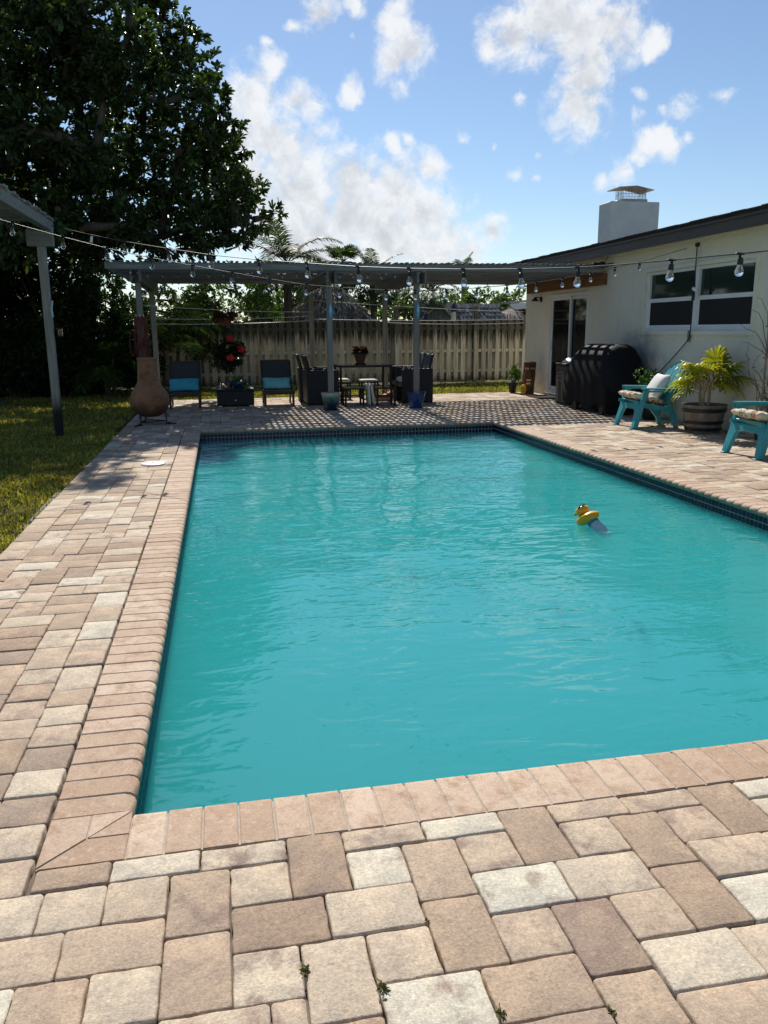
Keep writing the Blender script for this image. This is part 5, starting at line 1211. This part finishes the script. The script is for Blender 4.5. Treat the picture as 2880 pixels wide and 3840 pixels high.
for k, (x, lab) in enumerate(((2.975, 'cream cushion leaning upright between the low stools, on the drip pot side'), (3.045, 'cream cushion leaning upright between the low stools, on the cobalt pot side'))):
    pillow('seat_cushion', lab, 'cushion', (x, 12.52, .215), (.42, .36, .055), (R(0), R(86-4*k), R(0)), 'cream', puff=6)
t = thing('potted_kalanchoe', 'orange flowering plant in a dark clay pot on the dining table', 'potted plant', (3.0, 13.45, .722)); q = MB(); q.lathe([(.0, .0), (.11, .0), (.125, .018), (.11, .018)], 20, cap=False); q.build('saucer', M['terra'], t, 40)
pp = pot(t, .075, .115, .20, 'terra', .012, .05); pp.location.z = .012; bouquet(t, .17, 170, .10, .085, .045, 'leaf_dark', 23, .9)
rg = np.random.default_rng(24); n = 150; a = rg.uniform(0, 6.28, n); r = .13*np.sqrt(rg.uniform(0, 1, n)); b = np.stack([r*np.cos(a), r*np.sin(a), rg.uniform(.26, .33, n)], 1); V, F_ = leaf_arrays(b, rg.normal(size=(n, 3)), np.full(n, .035), np.full(n, .028), rg); link('bloom', mesh_np('bloom', V, F_, M['flower_orange']), t)
pillow('towel', 'white towel bundled on the wicker armchair beside the cobalt pot', 'towel', (3.83, 13.02, .43), (.34, .36, .14), (0, R(8), R(10)), 'towel', puff=3)
t = thing('beach_bag', 'peach canvas bag on the ground beneath the dining table', 'bag', (3.45, 13.5, 0)); q = MB(); q.prism([(-.17, 0), (.17, 0), (.22, .12), (.19, .20), (.02, .11), (-.20, .10)], -.12, .12, 'xz'); q.build('body', M['peach'], t); q = MB(); q.tube(crv((-.1, -.08, .12), (0, -.08, .3), (.12, -.08, .17)), .01, 6); q.build('strap', M['peach'], t, 60)

# ---- tiki, pots and mat by the corner --------------------------------
t = thing('tiki_statue', 'carved wooden tiki head leaning by the house corner', 'statue', (6.80, 14.30, 0), R(-20))
def wv(a, z): return .02*math.sin(9*a)+.015*math.sin(z*40)
q = MB(); q.M = Matrix.Shear('XZ' if False else 'XY', 4, (.06, -.05)); q.lathe([(.135, 0), (.14, .02), (.132, .2), (.138, .4), (.128, .6), (.132, .68), (.112, .685), (.11, .5)], 30, cap=False, wob=wv); tk = q.build('trunk', M['tiki'], t, 50)
sh_ = Matrix.Shear('XY', 4, (.06, -.05))
def onface(name, poly, z, mat, depth=.02, az=0., parent=None, rad=.128):
    q = MB(); q.M = sh_ @ Matrix.Rotation(az, 4, 'Z') @ Matrix.Translation((0, -rad, z)); q.prism(poly, -depth, .03, 'xz'); return q.build(name, M[mat], parent or tk)
ell = lambda rx, rz, n=18, a0=0: [(rx*math.cos(v), rz*math.sin(v)) for v in np.linspace(0, 2*math.pi, n, endpoint=False)]
for az in (-.42, .42):
    e_ = onface('eye', ell(.055, .030), .545, 'redpaint', .014, az); onface('eyeball', ell(.042, .020), .545, 'eyewhite', .020, az); onface('pupil', ell(.016, .018), .545, 'black', .026, az)
    onface('brow', [(-.075, .0), (0, .03), (.075, 0), (.07, .025), (0, .058), (-.07, .025)], .59, 'tiki', .03, az)
onface('nose', [(-.05, -.02), (.05, -.02), (.035, .05), (.015, .15), (-.015, .15), (-.035, .05)], .405, 'tiki', .05)
onface('mouth', [(-.095, .0), (-.08, .06), (0, .085), (.08, .06), (.095, 0), (.08, -.07), (0, -.095), (-.08, -.07)], .27, 'redpaint', .022)
onface('mouth_hollow', [(-.075, .0), (-.06, .045), (0, .065), (.06, .045), (.075, 0), (.06, -.05), (0, -.07), (-.06, -.05)], .27, 'black', .026)
for k in range(4):
    for zz in (.30, .232): onface('tooth', [(-.013, -.017), (.013, -.017), (.013, .017), (-.013, .017)], zz, 'eyewhite', .032, -.27+.18*k)
for z in (.06, .10, .14): onface('groove', [(-.10, -.008), (.10, -.008), (.10, .008), (-.10, .008)], z, 'black', .012)
t = thing('pineapple_plaque', 'yellow pineapple ornament leaning against the tiki', 'ornament', (6.615, 14.06, 0), R(-20)); q = MB(); q.M = Matrix.Translation((0, 0, .115)) @ Matrix.Rotation(R(8), 4, 'X'); q.prism(ell(.062, .105), -.012, .012, 'xz'); q.build('fruit', M['pine_yellow'], t)
q = MB(); q.M = Matrix.Translation((0, 0, .115)) @ Matrix.Rotation(R(8), 4, 'X')
for k in range(-2, 3):
    for sg in (-1, 1): q.bar((k*.03-.035*sg, -.0135, -.06), (k*.03*.9+.035*sg, -.0135, .06), .003, .005)
q.build('lattice', M['terra'], t)
t = thing('potted_succulent', 'small leafy succulent in a black pot behind the tiki', 'potted plant', (6.62, 14.72, 0)); pot(t, .07, .10, .22, 'potblack')
q = MB(); rg = np.random.default_rng(33); cs = [(rg.normal()*.09, rg.normal()*.09, .40+rg.uniform(-.05, .16), .09) for k in range(7)]
for c in cs: limb(q, (0, 0, .18), c[:3], .022, .009, rg)
q.build('stem', M['bamboo'], t, 60); V, F_ = crown_arrays(cs, 110, 5, .06, .032, rg); link('foliage', mesh_np('foliage', V, F_, M['leaf_pot']), t)
q = MB(); q.box((0, 0, .011), (.75, .48, .02), None, .006); o = q.build('doormat', M['mat'], loc=(6.78, 13.35, .0)); o.rotation_euler.z = R(88); tag(o, 'charcoal doormat before the sliding door', 'doormat')

# ---- grill, bin, shrub ---------------------------------------------
t = thing('covered_grill', 'barbecue grill under a long black fabric cover against the wall', 'grill', (6.66, 10.55, 0))
prof = [(-.34, .10), (-.36, .45), (-.355, .80), (-.31, .93), (-.20, 1.06), (-.08, 1.115), (.12, 1.115), (.24, 1.06), (.33, .93), (.35, .75), (.355, .42), (.345, .08)]
q = MB(); rg = np.random.default_rng(50); ys = np.linspace(-.88, .80, 30); n = len(prof); vs, fs = [], []
for i, yv in enumerate(ys):
    e = min(1, (yv+.88)/.30, (.80-yv)/.42); e = max(0, e); low = 1-(1-e)**2*.40
    for k, (x, z) in enumerate(prof):
        zz = z*low if z > .5 else z; fold = (.010*math.sin(yv*7.3+k*.2)+.007*math.sin(yv*19+1.1*math.sin(yv*5)))*max(0, (1.0-z)); bulge = 1-(.10*(1-e) if z > .6 else -.01)
        hem = .05*math.sin(yv*9)+.02*math.sin(yv*23) if z < .2 else 0
        vs.append((x*bulge+(fold if x < 0 else fold*.4)*(1 if z < 1 else .3), yv+(.012*math.sin(z*14) if i in (0, len(ys)-1) else 0), max(.03, zz+hem)))
for i in range(len(ys)-1):
    for k in range(n-1): fs.append((i*n+k, i*n+k+1, (i+1)*n+k+1, (i+1)*n+k))
fs += [tuple(range(n)), tuple((len(ys)-1)*n+k for k in range(n))]; q.add(vs, fs); q.build('cover', M['cover'], t, 45)
for yv in (.28, -.72):
    q = MB(); q.M = Matrix.Translation((-.33, yv, .075)) @ Matrix.Rotation(R(90), 4, 'Y'); q.lathe([(.0, -.02), (.074, -.02), (.074, .02), (.0, .02)], 18, cap=False); q.build('wheel', M['black'], t, 40)
q = MB(); q.box((.0, -.05, .12), (.5, 1.2, .06)); 
for x in (-.22, .25):
    for yv in (-.75, .55): q.box((x, yv, .25), (.04, .04, .46))
q.build('cart_frame', M['blackmetal'], t)
q = MB(); q.tube(crv((.24, -.84, .80), (.24, -.95, .80), (.24, -.93, .74)), .02, 7); q.build('handle', M['black'], t, 60)
t = thing('waste_bin', 'brown resin waste bin with arched panel beside the covered grill', 'bin', (6.66, 11.85, 0), R(4))
q = MB(); q.box((0, 0, .36), (.36, .40, .72), None, .025, 1.06); q.build('body', M['bin'], t)
for s_, w_ in ((1.0, .15), (.80, .115), (.55, .075)):
    arch = [(-w_, .06), (-w_, .30+.14*s_)]+[(w_*math.cos(v), .30+.14*s_+w_*math.sin(v)) for v in np.linspace(math.pi, 0, 10)]+[(w_, .06)]
    q = MB(); q.tube([(-.182-.01*z_/.7, y_, z_) for y_, z_ in arch], .011, 6); q.build('arch_moulding', M['binlight'], t, 60)
    q = MB(); q.tube([(y_*.95, -.202-.012*z_/.7, z_) for y_, z_ in arch], .011, 6); q.build('arch_moulding', M['binlight'], t, 60)
q = MB(); q.box((0, 0, .735), (.40, .44, .03), None, .01); q.build('lid', M['bin'], t)
q = pillow('crumpled_bag', 'crumpled white plastic bag on top of the waste bin', 'bag', (6.64, 11.82, .785), (.24, .22, .085), (.05, .1, .4), 'white', puff=2.0, n=9, sagz=.05)
rg = np.random.default_rng(71); cs = [(6.76+rg.normal()*.12, 9.05+rg.normal()*.15, rg.uniform(.26, .68), .15) for k in range(14)]
s_ = leafy('potted_shrub', 'leafy green shrub in a black pot behind the teal chair', 'potted plant', (6.76, 9.05, 0), cs, 'leaf_pot', .015, 70, 5, .045, .022, 72, stems=3); pot(s_, .12, .15, .24, 'potblack')

# ---- teal adirondack chairs -----------------------------------------
def adirondack(label, loc, rz):
    """faces local -X; feet on the ground"""
    t = thing('adirondack_chair', label, 'chair', loc, rz, 'teal chairs by the wall')
    # front frame: arched panel with two splayed legs
    pl = [(-.30, 0), (-.245, 0), (-.205, .20), (-.185, .255), (-.14, .275), (.14, .275), (.185, .255), (.205, .20), (.245, 0), (.30, 0), (.272, .25), (.262, .345), (-.262, .345), (-.272, .25)]
    q = MB(); q.M = Matrix.Translation((.0, 0, 0)) @ Matrix.Rotation(R(15), 4, 'Y'); q.prism(pl, -.012, .038, 'yz'); q.build('front_frame', M['teal'], t)
    for s in (-1, 1):
        q = MB(); q.box((.005, s*.272, .008), (.085, .065, .016), None, .006); q.build('foot', M['teal'], t)
        # arm support rising from the front leg, then the flat arm
        q = MB(); q.prism([(-.01, .02), (.055, .0), (.125, .28), (.21, .535), (.125, .54), (.06, .26)], s*.292-.022, s*.292+.022, 'xz'); q.build('arm_support', M['teal'], t)
        q = MB(); q.M = Matrix.Translation((.37, s*.30, .548)) @ Matrix.Rotation(R(1.5), 4, 'Y'); q.prism([(-.275, -.04), (-.25, -.05), (.0, -.045), (.25, -.028), (.25, .028), (.0, .045), (-.25, .05), (-.275, .04)], -.011, .011); q.build('arm', M['teal'], t)
        q = MB(); q.M = Matrix.Translation((.37, s*.343, .535)); q.prism([(-.265, 0), (.24, -.008), (.24, -.024), (-.24, -.03), (-.262, -.05)], -.005, .005, 'xz'); q.build('arm_lip', M['teal'], t)
        # curved rear leg and side rail
        side = [(.02, .345), (.30, .270), (.50, .215), (.60, .10), (.63, .0), (.69, .0), (.66, .13), (.60, .27), (.55, .34), (.46, .305), (.30, .335), (.02, .385)]
        q = MB(); q.prism(side, s*.245-.02, s*.245+.02, 'xz'); q.build('rear_leg', M['teal'], t)
    for k in range(5):                               # seat slats
        x = .115+.085*k; z = .368-.025*k; q = MB(); q.box((x, 0, z), (.082, .47, .02), (0, R(16), 0), .006); q.build('seat_slat', M['teal'], t)
    lean = R(26); B0 = Vector((.47, 0, .26))
    def bk(y, u): return (B0.x+u*math.sin(lean), y, B0.z+u*math.cos(lean))
    Hs = [.60, .69, .735, .69, .60]
    for k in range(5):
        yc = (k-2)*.098; h = Hs[k]; w0, w1 = .030, .0455; q = MB()
        pts = [(yc*.80-w0, 0), (yc*.80+w0, 0)]+[(yc*(.80+.20*u)+(w0+(w1-w0)*u), h*u*.93) for u in (.4, .8)]
        top = [(yc+w1*math.cos(v), h*.90+.035*math.sin(v)+(-.35 if k != 2 else 0)*abs(yc)*math.cos(v)*(1 if yc > 0 else -1)) for v in np.linspace(.1, math.pi-.1, 7)]
        pts += top+[(yc*(.80+.20*u)-(w0+(w1-w0)*u), h*u*.93) for u in (.8, .4)]
        n = len(pts); f0 = [bk(y, u) for y, u in pts]; off = Vector((math.cos(lean), 0, -math.sin(lean)))*.018
        q.add(f0+[tuple(Vector(p)+off) for p in f0], [tuple(range(n)), tuple(range(n, 2*n))]+[(i, (i+1) % n, n+(i+1) % n, n+i) for i in range(n)]); q.build('back_slat', M['teal'], t)
    for u, w in ((.08, .42), (.34, .47)):
        p = Vector(bk(0, u))+Vector((math.cos(lean), 0, -math.sin(lean)))*.03; q = MB(); q.box(p, (.022, w, .06), (0, lean, 0), .006); q.build('back_brace', M['teal'], t)
    ring = MB(); pts = [(-.225, .30), (-.24, .52), (-.185, .63), (-.10, .705), (0, .73), (.10, .705), (.185, .63), (.24, .52), (.225, .30)]
    ring.tube([Vector(bk(y, u))+Vector((math.cos(lean), 0, -math.sin(lean)))*.012 for y, u in pts], .016, 6); ring.build('back_rim', M['teal'], t, 50)
    return t
adirondack('teal plastic adirondack chair with a white pillow, next to the grill', (5.90, 8.27, 0), R(-3)); adirondack('teal plastic adirondack chair beside the trellis, empty of pillows', (5.82, 5.50, 0), R(1))
def tufted(label, loc, rz):
    q = MB(); n = 26; vs, fs = [], []
    for sg in (1, -1):
        for i in range(n+1):
            for j in range(n+1):
                u, v = 2*i/n-1, 2*j/n-1; e = (max(0, 1-abs(u)**7)*max(0, 1-abs(v)**7))**.5; b = abs(math.sin(u*math.pi*1.5))*abs(math.sin(v*math.pi*1.5)); vs.append((u*.25, v*.25, sg*(.024+.036*b**.5)*e))
    m_ = (n+1)**2
    for sg in (0, 1):
        for i in range(n):
            for j in range(n): a = sg*m_+i*(n+1)+j; fs.append((a, a+1, a+n+2, a+n+1))
    q.add(vs, fs); me = q.mesh('seat_cushion', M['floral']); bm = bmesh.new(); bm.from_mesh(me); bmesh.ops.remove_doubles(bm, verts=bm.verts, dist=1e-4); bmesh.ops.recalc_face_normals(bm, faces=bm.faces); bm.to_mesh(me); bm.free()
    me.polygons.foreach_set('use_smooth', [True]*len(me.polygons)); o = link('seat_cushion', me, None, loc, (0, R(15), rz)); tag(o, label, 'cushion', 'floral tufted seat cushions')
tufted('tufted floral seat cushion under the white pillow on the teal chair', (6.145, 8.27, .410), R(-3)); tufted('tufted floral seat cushion on the teal chair beside the trellis', (6.065, 5.50, .410), R(1))
pillow('pillow', 'white throw pillow propped on the teal chair next to the grill', 'pillow', (6.38, 8.29, .545), (.44, .42, .16), (0, R(-58), R(-4)), 'white_cloth', puff=2.4)

# ---- barrel planter with fan palm -----------------------------------
t = thing('barrel_planter', 'whiskey barrel planter holding a yellow green fan palm', 'potted plant', (6.63, 7.48, 0))
q = MB(); q.lathe([(.205, 0), (.215, .01), (.285, .355), (.292, .36), (.292, .372), (.268, .372), (.255, .31)], 40, cap=False); q.build('barrel', M['barrel'], t, 45)
for z0, z1 in ((.03, .075), (.12, .165), (.275, .325)):
    r = lambda z: .2135+.0715*z/.355+.004
    q = MB(); q.lathe([(r(z0), z0), (r(z0)+.006, z0+.003), (r(z1)+.006, z1-.003), (r(z1), z1)], 40, cap=False); q.build('hoop', M['black'], t, 45)
q = MB(); q.lathe([(0, .31), (.26, .31)], 30, cap=False); q.build('soil', M['soilpot'], t)
rg = np.random.default_rng(90); st = MB(); cr = MB()
for k in range(5):
    a = k*1.3; st.tube(crv((.05*math.cos(a), .05*math.sin(a), .28), (.06*math.cos(a), .06*math.sin(a), .45), (.07*math.cos(a), .07*math.sin(a), .60), 5), [.022, .02, .018, .016, .014], 8)
for k in range(24):
    az = k*2.39996; el = .10+1.25*(k/23)**.8; sq = .68 if math.sin(az) > .25 else 1.0; l = rg.uniform(.24, .36)*sq
    p0 = np.array([.05*math.cos(az), .05*math.sin(az), rg.uniform(.48, .60)]); d = np.array([math.cos(az)*math.cos(el), math.sin(az)*math.cos(el), math.sin(el)]); p1 = p0+d*l+np.array([0, 0, .03])
    st.tube(crv(p0, p0+d*l*.6+np.array([0, 0, .05]), p1, 5), .006, 5)
    out = unit(d+np.array([0, 0, -.45])); nrm = np.cross(np.cross(out, (0, 0, 1.0)), out); nrm = unit(nrm+rg.normal(size=3)*.2); fan(cr, p1, nrm, out, rg.uniform(.27, .38)*(.5+.5*sq), 17, rg, R(245), .022, .55, .42)
st.build('stem', M['bamboo'], t, 60); cr.build('foliage', M['leaf_fan'], t, recalc=False)

# ---- trellis with dry vine ------------------------------------------
t = thing('vine_trellis', 'wooden stake trellis with bare dry vine against the wall', 'trellis', (6.90, 6.55, 0)); pot(t, .12, .15, .22, 'potblack')
for yv in (.13, -.13): q = MB(); q.box((.0, yv, .76), (.024, .024, 1.30), (0, 0, 0), .004); q.build('stake', M['bamboo'], t)
for z in (.55, 1.0, 1.38): q = MB(); q.box((-.018, 0, z), (.012, .34, .022), None, .003); q.build('crossbar', M['bamboo'], t)
q = MB(); rg = np.random.default_rng(13); ends = []
for k in range(18):
    p = np.array([rg.normal()*.03, rg.normal()*.06, .2]); pts = [p.copy()]; d = np.array([rg.normal()*.05, rg.normal()*.2, 1.0])
    for i in range(rg.integers(8, 16)):
        d = d+rg.normal(size=3)*np.array([.25, .55, .3]); d[0] *= .5; d[0] -= pts[-1][0]*.8; d = unit(d); p = p+d*.085; p[0] = min(.1, max(-.18, p[0])); p[2] = max(.2, p[2]); pts.append(p.copy())
    q.tube(pts, list(np.linspace(.006, .002, len(pts))), 5); ends += pts[4:]
for tgt in ((-.05, .75, 1.42), (-.05, .55, 1.18), (-.04, .48, 1.60), (-.03, .35, 1.72)): q.tube(crv((0, .1, 1.0), (-.03, tgt[1]*.4, tgt[2]-.02), tgt, 7)+rg.normal(size=(7, 3))*.012, list(np.linspace(.006, .002, 7)), 5)
q.build('vine', M['twig'], t, 60); E_ = np.array(ends); E_ = E_[rg.integers(0, len(E_), 130)]; V, F_ = leaf_arrays(E_, rg.normal(size=(130, 3)), rg.uniform(.02, .045, 130), rg.uniform(.01, .022, 130), rg); link('withered_leaves', mesh_np('withered_leaves', V, F_, M['litter']), t)

# ---- skimmer lid, dispenser, floating leaf ----------------------------
c = ground(575, 1741); t = thing('skimmer_lid', 'round white skimmer lid set in the deck strip beside the lawn', 'lid', (c[0], c[1], .002)); q = MB(); q.lathe([(.128, 0), (.128, .010), (.122, .014), (0, .015)], 36, cap=False); q.build('lid', M['white'], t, 40)
q = MB(); q.lathe([(.018, .0152), (.018, .0175), (0, .0175)], 12, cap=False); q.build('finger_hole', M['black'], t)
for x in (-.06, .06): q = MB(); q.box((x, .02, .0165), (.05, .012, .003)); q.build('embossing', M['galv'], t)
c = ground(2203, 1966, WATER_Z); t = thing('duck_dispenser', 'floating yellow duck chlorine dispenser tipped on its side in the pool', 'pool float', (c[0], c[1], WATER_Z), 0)
Mx = Matrix.Translation((0, 0, .045)) @ Vector((-.26, .48, .84)).to_track_quat('Z', 'X').to_matrix().to_4x4()
q = MB(); q.M = Mx; q.lathe([(.0, -.035), (.05, -.036), (.082, -.022), (.092, .0), (.086, .018), (.066, .032), (.03, .040), (.0, .042)], 26, sy=.92, cap=False); body = q.build('body', M['yellow'], t, 70)
q = MB(); q.M = Mx; q.lathe([(.02, .030), (.040, .040), (.052, .060), (.050, .080), (.036, .098), (.015, .106), (.0, .107)], 22, (-.015, 0, 0), cap=False); hd = q.build('head', M['yellow'], t, 70)
q = MB(); q.M = Mx; q.lathe([(0, -.012), (.022, -.008), (.028, 0), (.022, .008), (0, .012)], 14, (-.072, 0, .068), .9, cap=False); q.build('beak', M['orange'], hd, 70)
for s in (-1, 1):
    q = MB(); q.M = Mx; q.lathe([(0, -.006), (.007, 0), (0, .006)], 8, (-.055, s*.028, .086), cap=False); q.build('eye', M['black'], hd, 70)
    q = MB(); q.M = Mx; q.lathe([(0, -.01), (.045, -.004), (.05, .003), (.03, .012), (0, .014)], 14, (.02, s*.062, .012), .45, cap=False); q.build('wing', M['yellow'], body, 70)
q = MB(); q.M = Mx; q.tube([(-.010, -.05, .088), (.012, -.03, .104), (.03, 0, .10)], .005, 6); q.build('cord_loop', M['black'], hd)
Mt = Matrix.Translation((.0, 0, .055)) @ Vector((.36, -.76, -.50)).to_track_quat('Z', 'X').to_matrix().to_4x4()
q = MB(); q.M = Mt; q.lathe([(.040, .02), (.040, .17), (.034, .175), (.034, .20), (.0, .20)], 20, cap=False); tb_ = q.build('tube', M['frost'], t, 50)
q = MB(); q.M = Mt; q.lathe([(.042, .03), (.0425, .075), (.042, .076)], 20, cap=False); q.build('collar', M['bluecap'], t, 50)
q = MB(); q.M = Mt; q.lathe([(.0, .2005), (.036, .2005), (.036, .212), (.0, .212)], 20, cap=False); q.build('end_cap', M['white'], t, 50)
t.scale = (1.08,)*3
c = ground(2108, 1918, WATER_Z+.004); V, F_ = leaf_arrays(np.array([[0, 0, 0.]]), np.array([[1., -.1, 0]]), np.array([.035]), np.array([.02]), np.random.default_rng(1), .1, 0.); o = link('floating_leaf', mesh_np('floating_leaf', V, F_, M['litter']), None, (c[0], c[1], WATER_Z+.012)); tag(o, 'tiny dry leaf floating on the water near the duck', 'leaf')
# post fittings
c = at_y(200, 1246, 9.29); t = thing('post_lantern', 'small black lantern fixed to the lawn pergola post', 'lantern', (-1.80, 9.35, c[2])); q = MB()
for sx in (-1, 1):
    for sy in (-1, 1): q.box((.05+sx*.028, sy*.028, 0), (.007, .007, .09))
q.box((.05, 0, .05), (.07, .07, .012)); q.box((.05, 0, -.05), (.07, .07, .012)); q.box((.01, 0, .05), (.05, .02, .012)); q.build('cage', M['blackmetal'], t); q = MB(); q.box((.05, 0, 0), (.05, .05, .085)); q.build('lantern_glass', M['bulb'], t)
c = at_y(193, 1160, 9.29); t = thing('thermometer', 'pale tube thermometer on the side of the lawn pergola post', 'thermometer', (-1.812, 9.30, c[2])); q = MB(); q.tube([(0, 0, -.10), (-.008, 0, 0), (.012, 0, .11)], .012, 8); q.build('tube', M['boardstripe'], t, 60); q = MB(); q.box((-.012, 0, 0), (.02, .02, .05)); q.build('bracket', M['galv'], t)
c = at_plane(342, 884, A1, B1); q = MB(); q.box((0, 0, -.04), (.028, .004, .075), (0, .2, .2)); o = q.build('paper_tag', M['white'], loc=tuple(c)); tag(o, 'small white tag hanging from the light cable near the lawn pergola', 'tag')

# ---- beyond the fence ------------------------------------------------
def strands(rng, n, fn, l, w):
    B_, D_ = fn(n); n = len(B_); V, F_ = leaf_arrays(B_, D_, l*rng.uniform(.6, 1.2, n), w*rng.uniform(.6, 1.3, n), rng, .1, .1); return V, F_
c0 = at_y(1232, 1070, 25.5); t = thing('thatched_hut', 'brown palm thatched hut roof rising behind the fence', 'hut', (c0[0], 25.5, -.04)); H = c0[2]+.04; rg = np.random.default_rng(81)
RX, RY, EZ = 1.75, 1.5, 1.35
def hutfn(n):
    a = rg.uniform(0, 6.28, n); u = rg.uniform(0, 1, n)**.6; z = H-(H-EZ)*u**1.25; rx = RX*(.06+.94*u); B_ = np.stack([rx*np.cos(a), rx*np.sin(a)*RY/RX, z+rg.uniform(-.03, .08, n)], 1); D_ = np.stack([np.cos(a)*.75, np.sin(a)*.75, -.75-.5*u], 1)+rg.normal(size=(n, 3))*.28; return B_, D_
V, F_ = strands(rg, 9000, hutfn, .38, .05); tag(link('thatch', mesh_np('thatch', V, F_, M['thatch']), t), kind='stuff')
q = MB(); q.lathe([(RX*(.06+.94*u)*.94, H-(H-EZ)*u**1.25-.06) for u in np.linspace(1, 0, 9)], 24, sy=RY/RX, cap=False); q.build('roof_deck', M['thatch'], t)
for sx in (-1, 1):
    for sy in (-1, 1): q = MB(); q.tube([(sx*1.05, sy*.9, 0), (sx*1.05, sy*.9, 1.9)], .06, 8); q.build('pole', M['bark'], t, 60)
for px, py, Y, r, lab in ((1915, 1150, 23.5, .70, 'small straw parasol roof behind the fence next to the house'), (1822, 1172, 24.5, .55, 'smaller straw parasol roof beside the tall post')):
    c = at_y(px, py, Y); t = thing('straw_parasol', lab, 'parasol', (c[0], Y, -.04), 0, 'straw parasols beyond the fence'); h = c[2]+.04
    q = MB(); q.tube([(0, 0, 0), (0, 0, h)], .03, 8); q.build('pole', M['bark'], t, 60)
    def pf_(n):
        a = rg.uniform(0, 6.28, n); u = rg.uniform(0, .75, n); return np.stack([r*u*np.cos(a), r*u*np.sin(a), h-.55*r*u**.8], 1), np.stack([np.cos(a), np.sin(a), -.75+0*a], 1)+rg.normal(size=(n, 3))*.15
    V, F_ = strands(rg, 700, pf_, .38, .03); tag(link('straw', mesh_np('straw', V, F_, M['thatch']), t), kind='stuff')
    q = MB(); q.lathe([(r*.85, h-.55*r), (r*.4, h-.25*r), (.02, h-.02)], 16, cap=False); q.build('frame', M['thatch'], t)
# shingled shed
a = at_y(1740, 1205, 22.5); t = thing('garden_shed', 'grey shed with ragged wooden shake roof beyond the fence', 'shed', (a[0], 22.5, -.04)); zt = at_y(1740, 1137, 22.5)[2]+.04
q = MB(); q.box((0, .6, .72), (2.4, 1.6, 1.44)); q.build('wall', M['shake'], t); sk = MB(); sk.box((0, 0, 0), (.125, .22, .014), None, .003); sk_me = sk.mesh('shake', M['shake']); rr2 = random.Random(4)
rise = zt-1.44; run = .9; an = math.atan2(rise, run); q = MB(); q.add([(-1.3, -.3, 1.42), (1.3, -.3, 1.42), (1.3, .6, zt-.02), (-1.3, .6, zt-.02), (1.3, 1.5, 1.42), (-1.3, 1.5, 1.42)], [(0, 1, 2, 3), (3, 2, 4, 5), (1, 4, 2), (0, 3, 5)]); rfo = q.build('roof', M['shake'], t)
for r_ in range(6):
    for k in range(20):
        u = (r_+.5)/6; link('shake', sk_me, rfo, (-1.235+k*.13+(.06 if r_ % 2 else 0)+rr2.uniform(-.01, .01), -.3+run*u, 1.435+rise*u+rr2.uniform(0, .012)), (an-.06, rr2.uniform(-.03, .03), rr2.uniform(-.05, .05)), (rr2.uniform(.8, 1), rr2.uniform(.9, 1.15), 1))
g1 = MB(); c = at_y(1640, 1142, 21.8); g1.prism([(-.95, 1.30), (.75, 1.30), (.75, 1.42), (.05, c[2]+.04), (-.95, 1.36)], -.03, .03, 'xz'); t2 = thing('shed_gable', 'low shingled gable in front of the grey shed roof', 'shed', (c[0], 21.8, -.04)); g1.build('gable', M['shake'], t2)
q = MB(); q.box((-.1, .35, .65), (1.6, .6, 1.3)); q.build('wall', M['shake'], t2)
q = MB(); q.bar((-.95, -.05, 1.37), (.05, -.05, c[2]+.06), .12, .03); q.bar((.05, -.05, c[2]+.06), (.75, -.05, 1.44), .12, .03); q.build('rake_board', M['lumber'], t2)
c = at_y(1701, 1140, 20.6); t = thing('closed_umbrella', 'closed navy and cream patio umbrella behind the fence', 'umbrella', (c[0], 20.6, -.04)); h = c[2]+.04
q = MB(); q.tube([(0, 0, 0), (0, 0, h)], .02, 8); q.build('pole', M['galv'], t, 60); q = MB(); q.lathe([(.02, h+.01), (.05, h-.05), (.085, h-.20), (.08, h-.22)], 10, cap=False); q.build('upper_canopy', M['navycloth'], t); q = MB(); q.lathe([(.065, h-.19), (.085, h-.45), (.10, h-.62)], 10, cap=False); q.build('lower_canopy', M['greencloth'], t)
c = at_y(1597, 1170, 21.2); t = thing('closed_umbrella', 'slim closed dark blue umbrella beside the shed gable', 'umbrella', (c[0], 21.2, -.04)); h = c[2]+.04; q = MB(); q.tube([(0, 0, 0), (0, 0, h)], .018, 8); q.build('pole', M['galv'], t, 60); q = MB(); q.lathe([(.01, h), (.045, h-.06), (.06, h-.45)], 10, cap=False); q.build('upper_canopy', M['navycloth'], t)
c = at_y(1960, 1165, 27); t = thing('neighbour_house', 'orange neighbour house with white fascia beyond the fence', 'house', (c[0]+1.6, 27, -.04)); q = MB(); q.box((.25, 1.2, 1.15), (3.2, 2.4, 2.3)); q.build('wall', M['neigh'], t); q = MB(); q.bar((-2.2, -.3, 2.20), (2.4, -.3, 2.62), .10, .22); q.build('fascia', M['white'], t); q = MB(); q.bar((-2.2, .9, 2.36), (2.4, .9, 2.78), 2.4, .08); q.build('roof', M['galv'], t)
c = at_y(1198, 968, 60); t = thing('utility_pole', 'distant wooden utility pole with crossarm above the pergola', 'utility pole', (c[0], 60, -.04)); h = c[2]+.04; q = MB(); q.tube([(0, 0, 0), (0, 0, h)], .13, 8); q.build('pole', M['polewood'], t, 60); q = MB(); q.box((0, 0, h-.35), (1.1, .12, .14)); q.build('crossarm', M['polewood'], t)
for x in (-.45, .45): q = MB(); q.lathe([(.05, 0), (.07, .06), (.03, .14)], 8, (x, 0, h-.28)); q.build('insulator', M['galv'], t)
for i, (a, b_) in enumerate((((c[0]-.45, 60, h-.2), (c[0]+34, 66, h-.6)), ((c[0]+.45, 60, h-.2), (c[0]+36, 58, h-1.4)))):
    q = MB(); q.tube(sag(a, b_, .5, 14), .03, 5); o = q.build('power_line', M['cable']); tag(o, ['upper power line running from the distant pole', 'lower power line running from the distant pole'][i], 'power line', 'power lines')
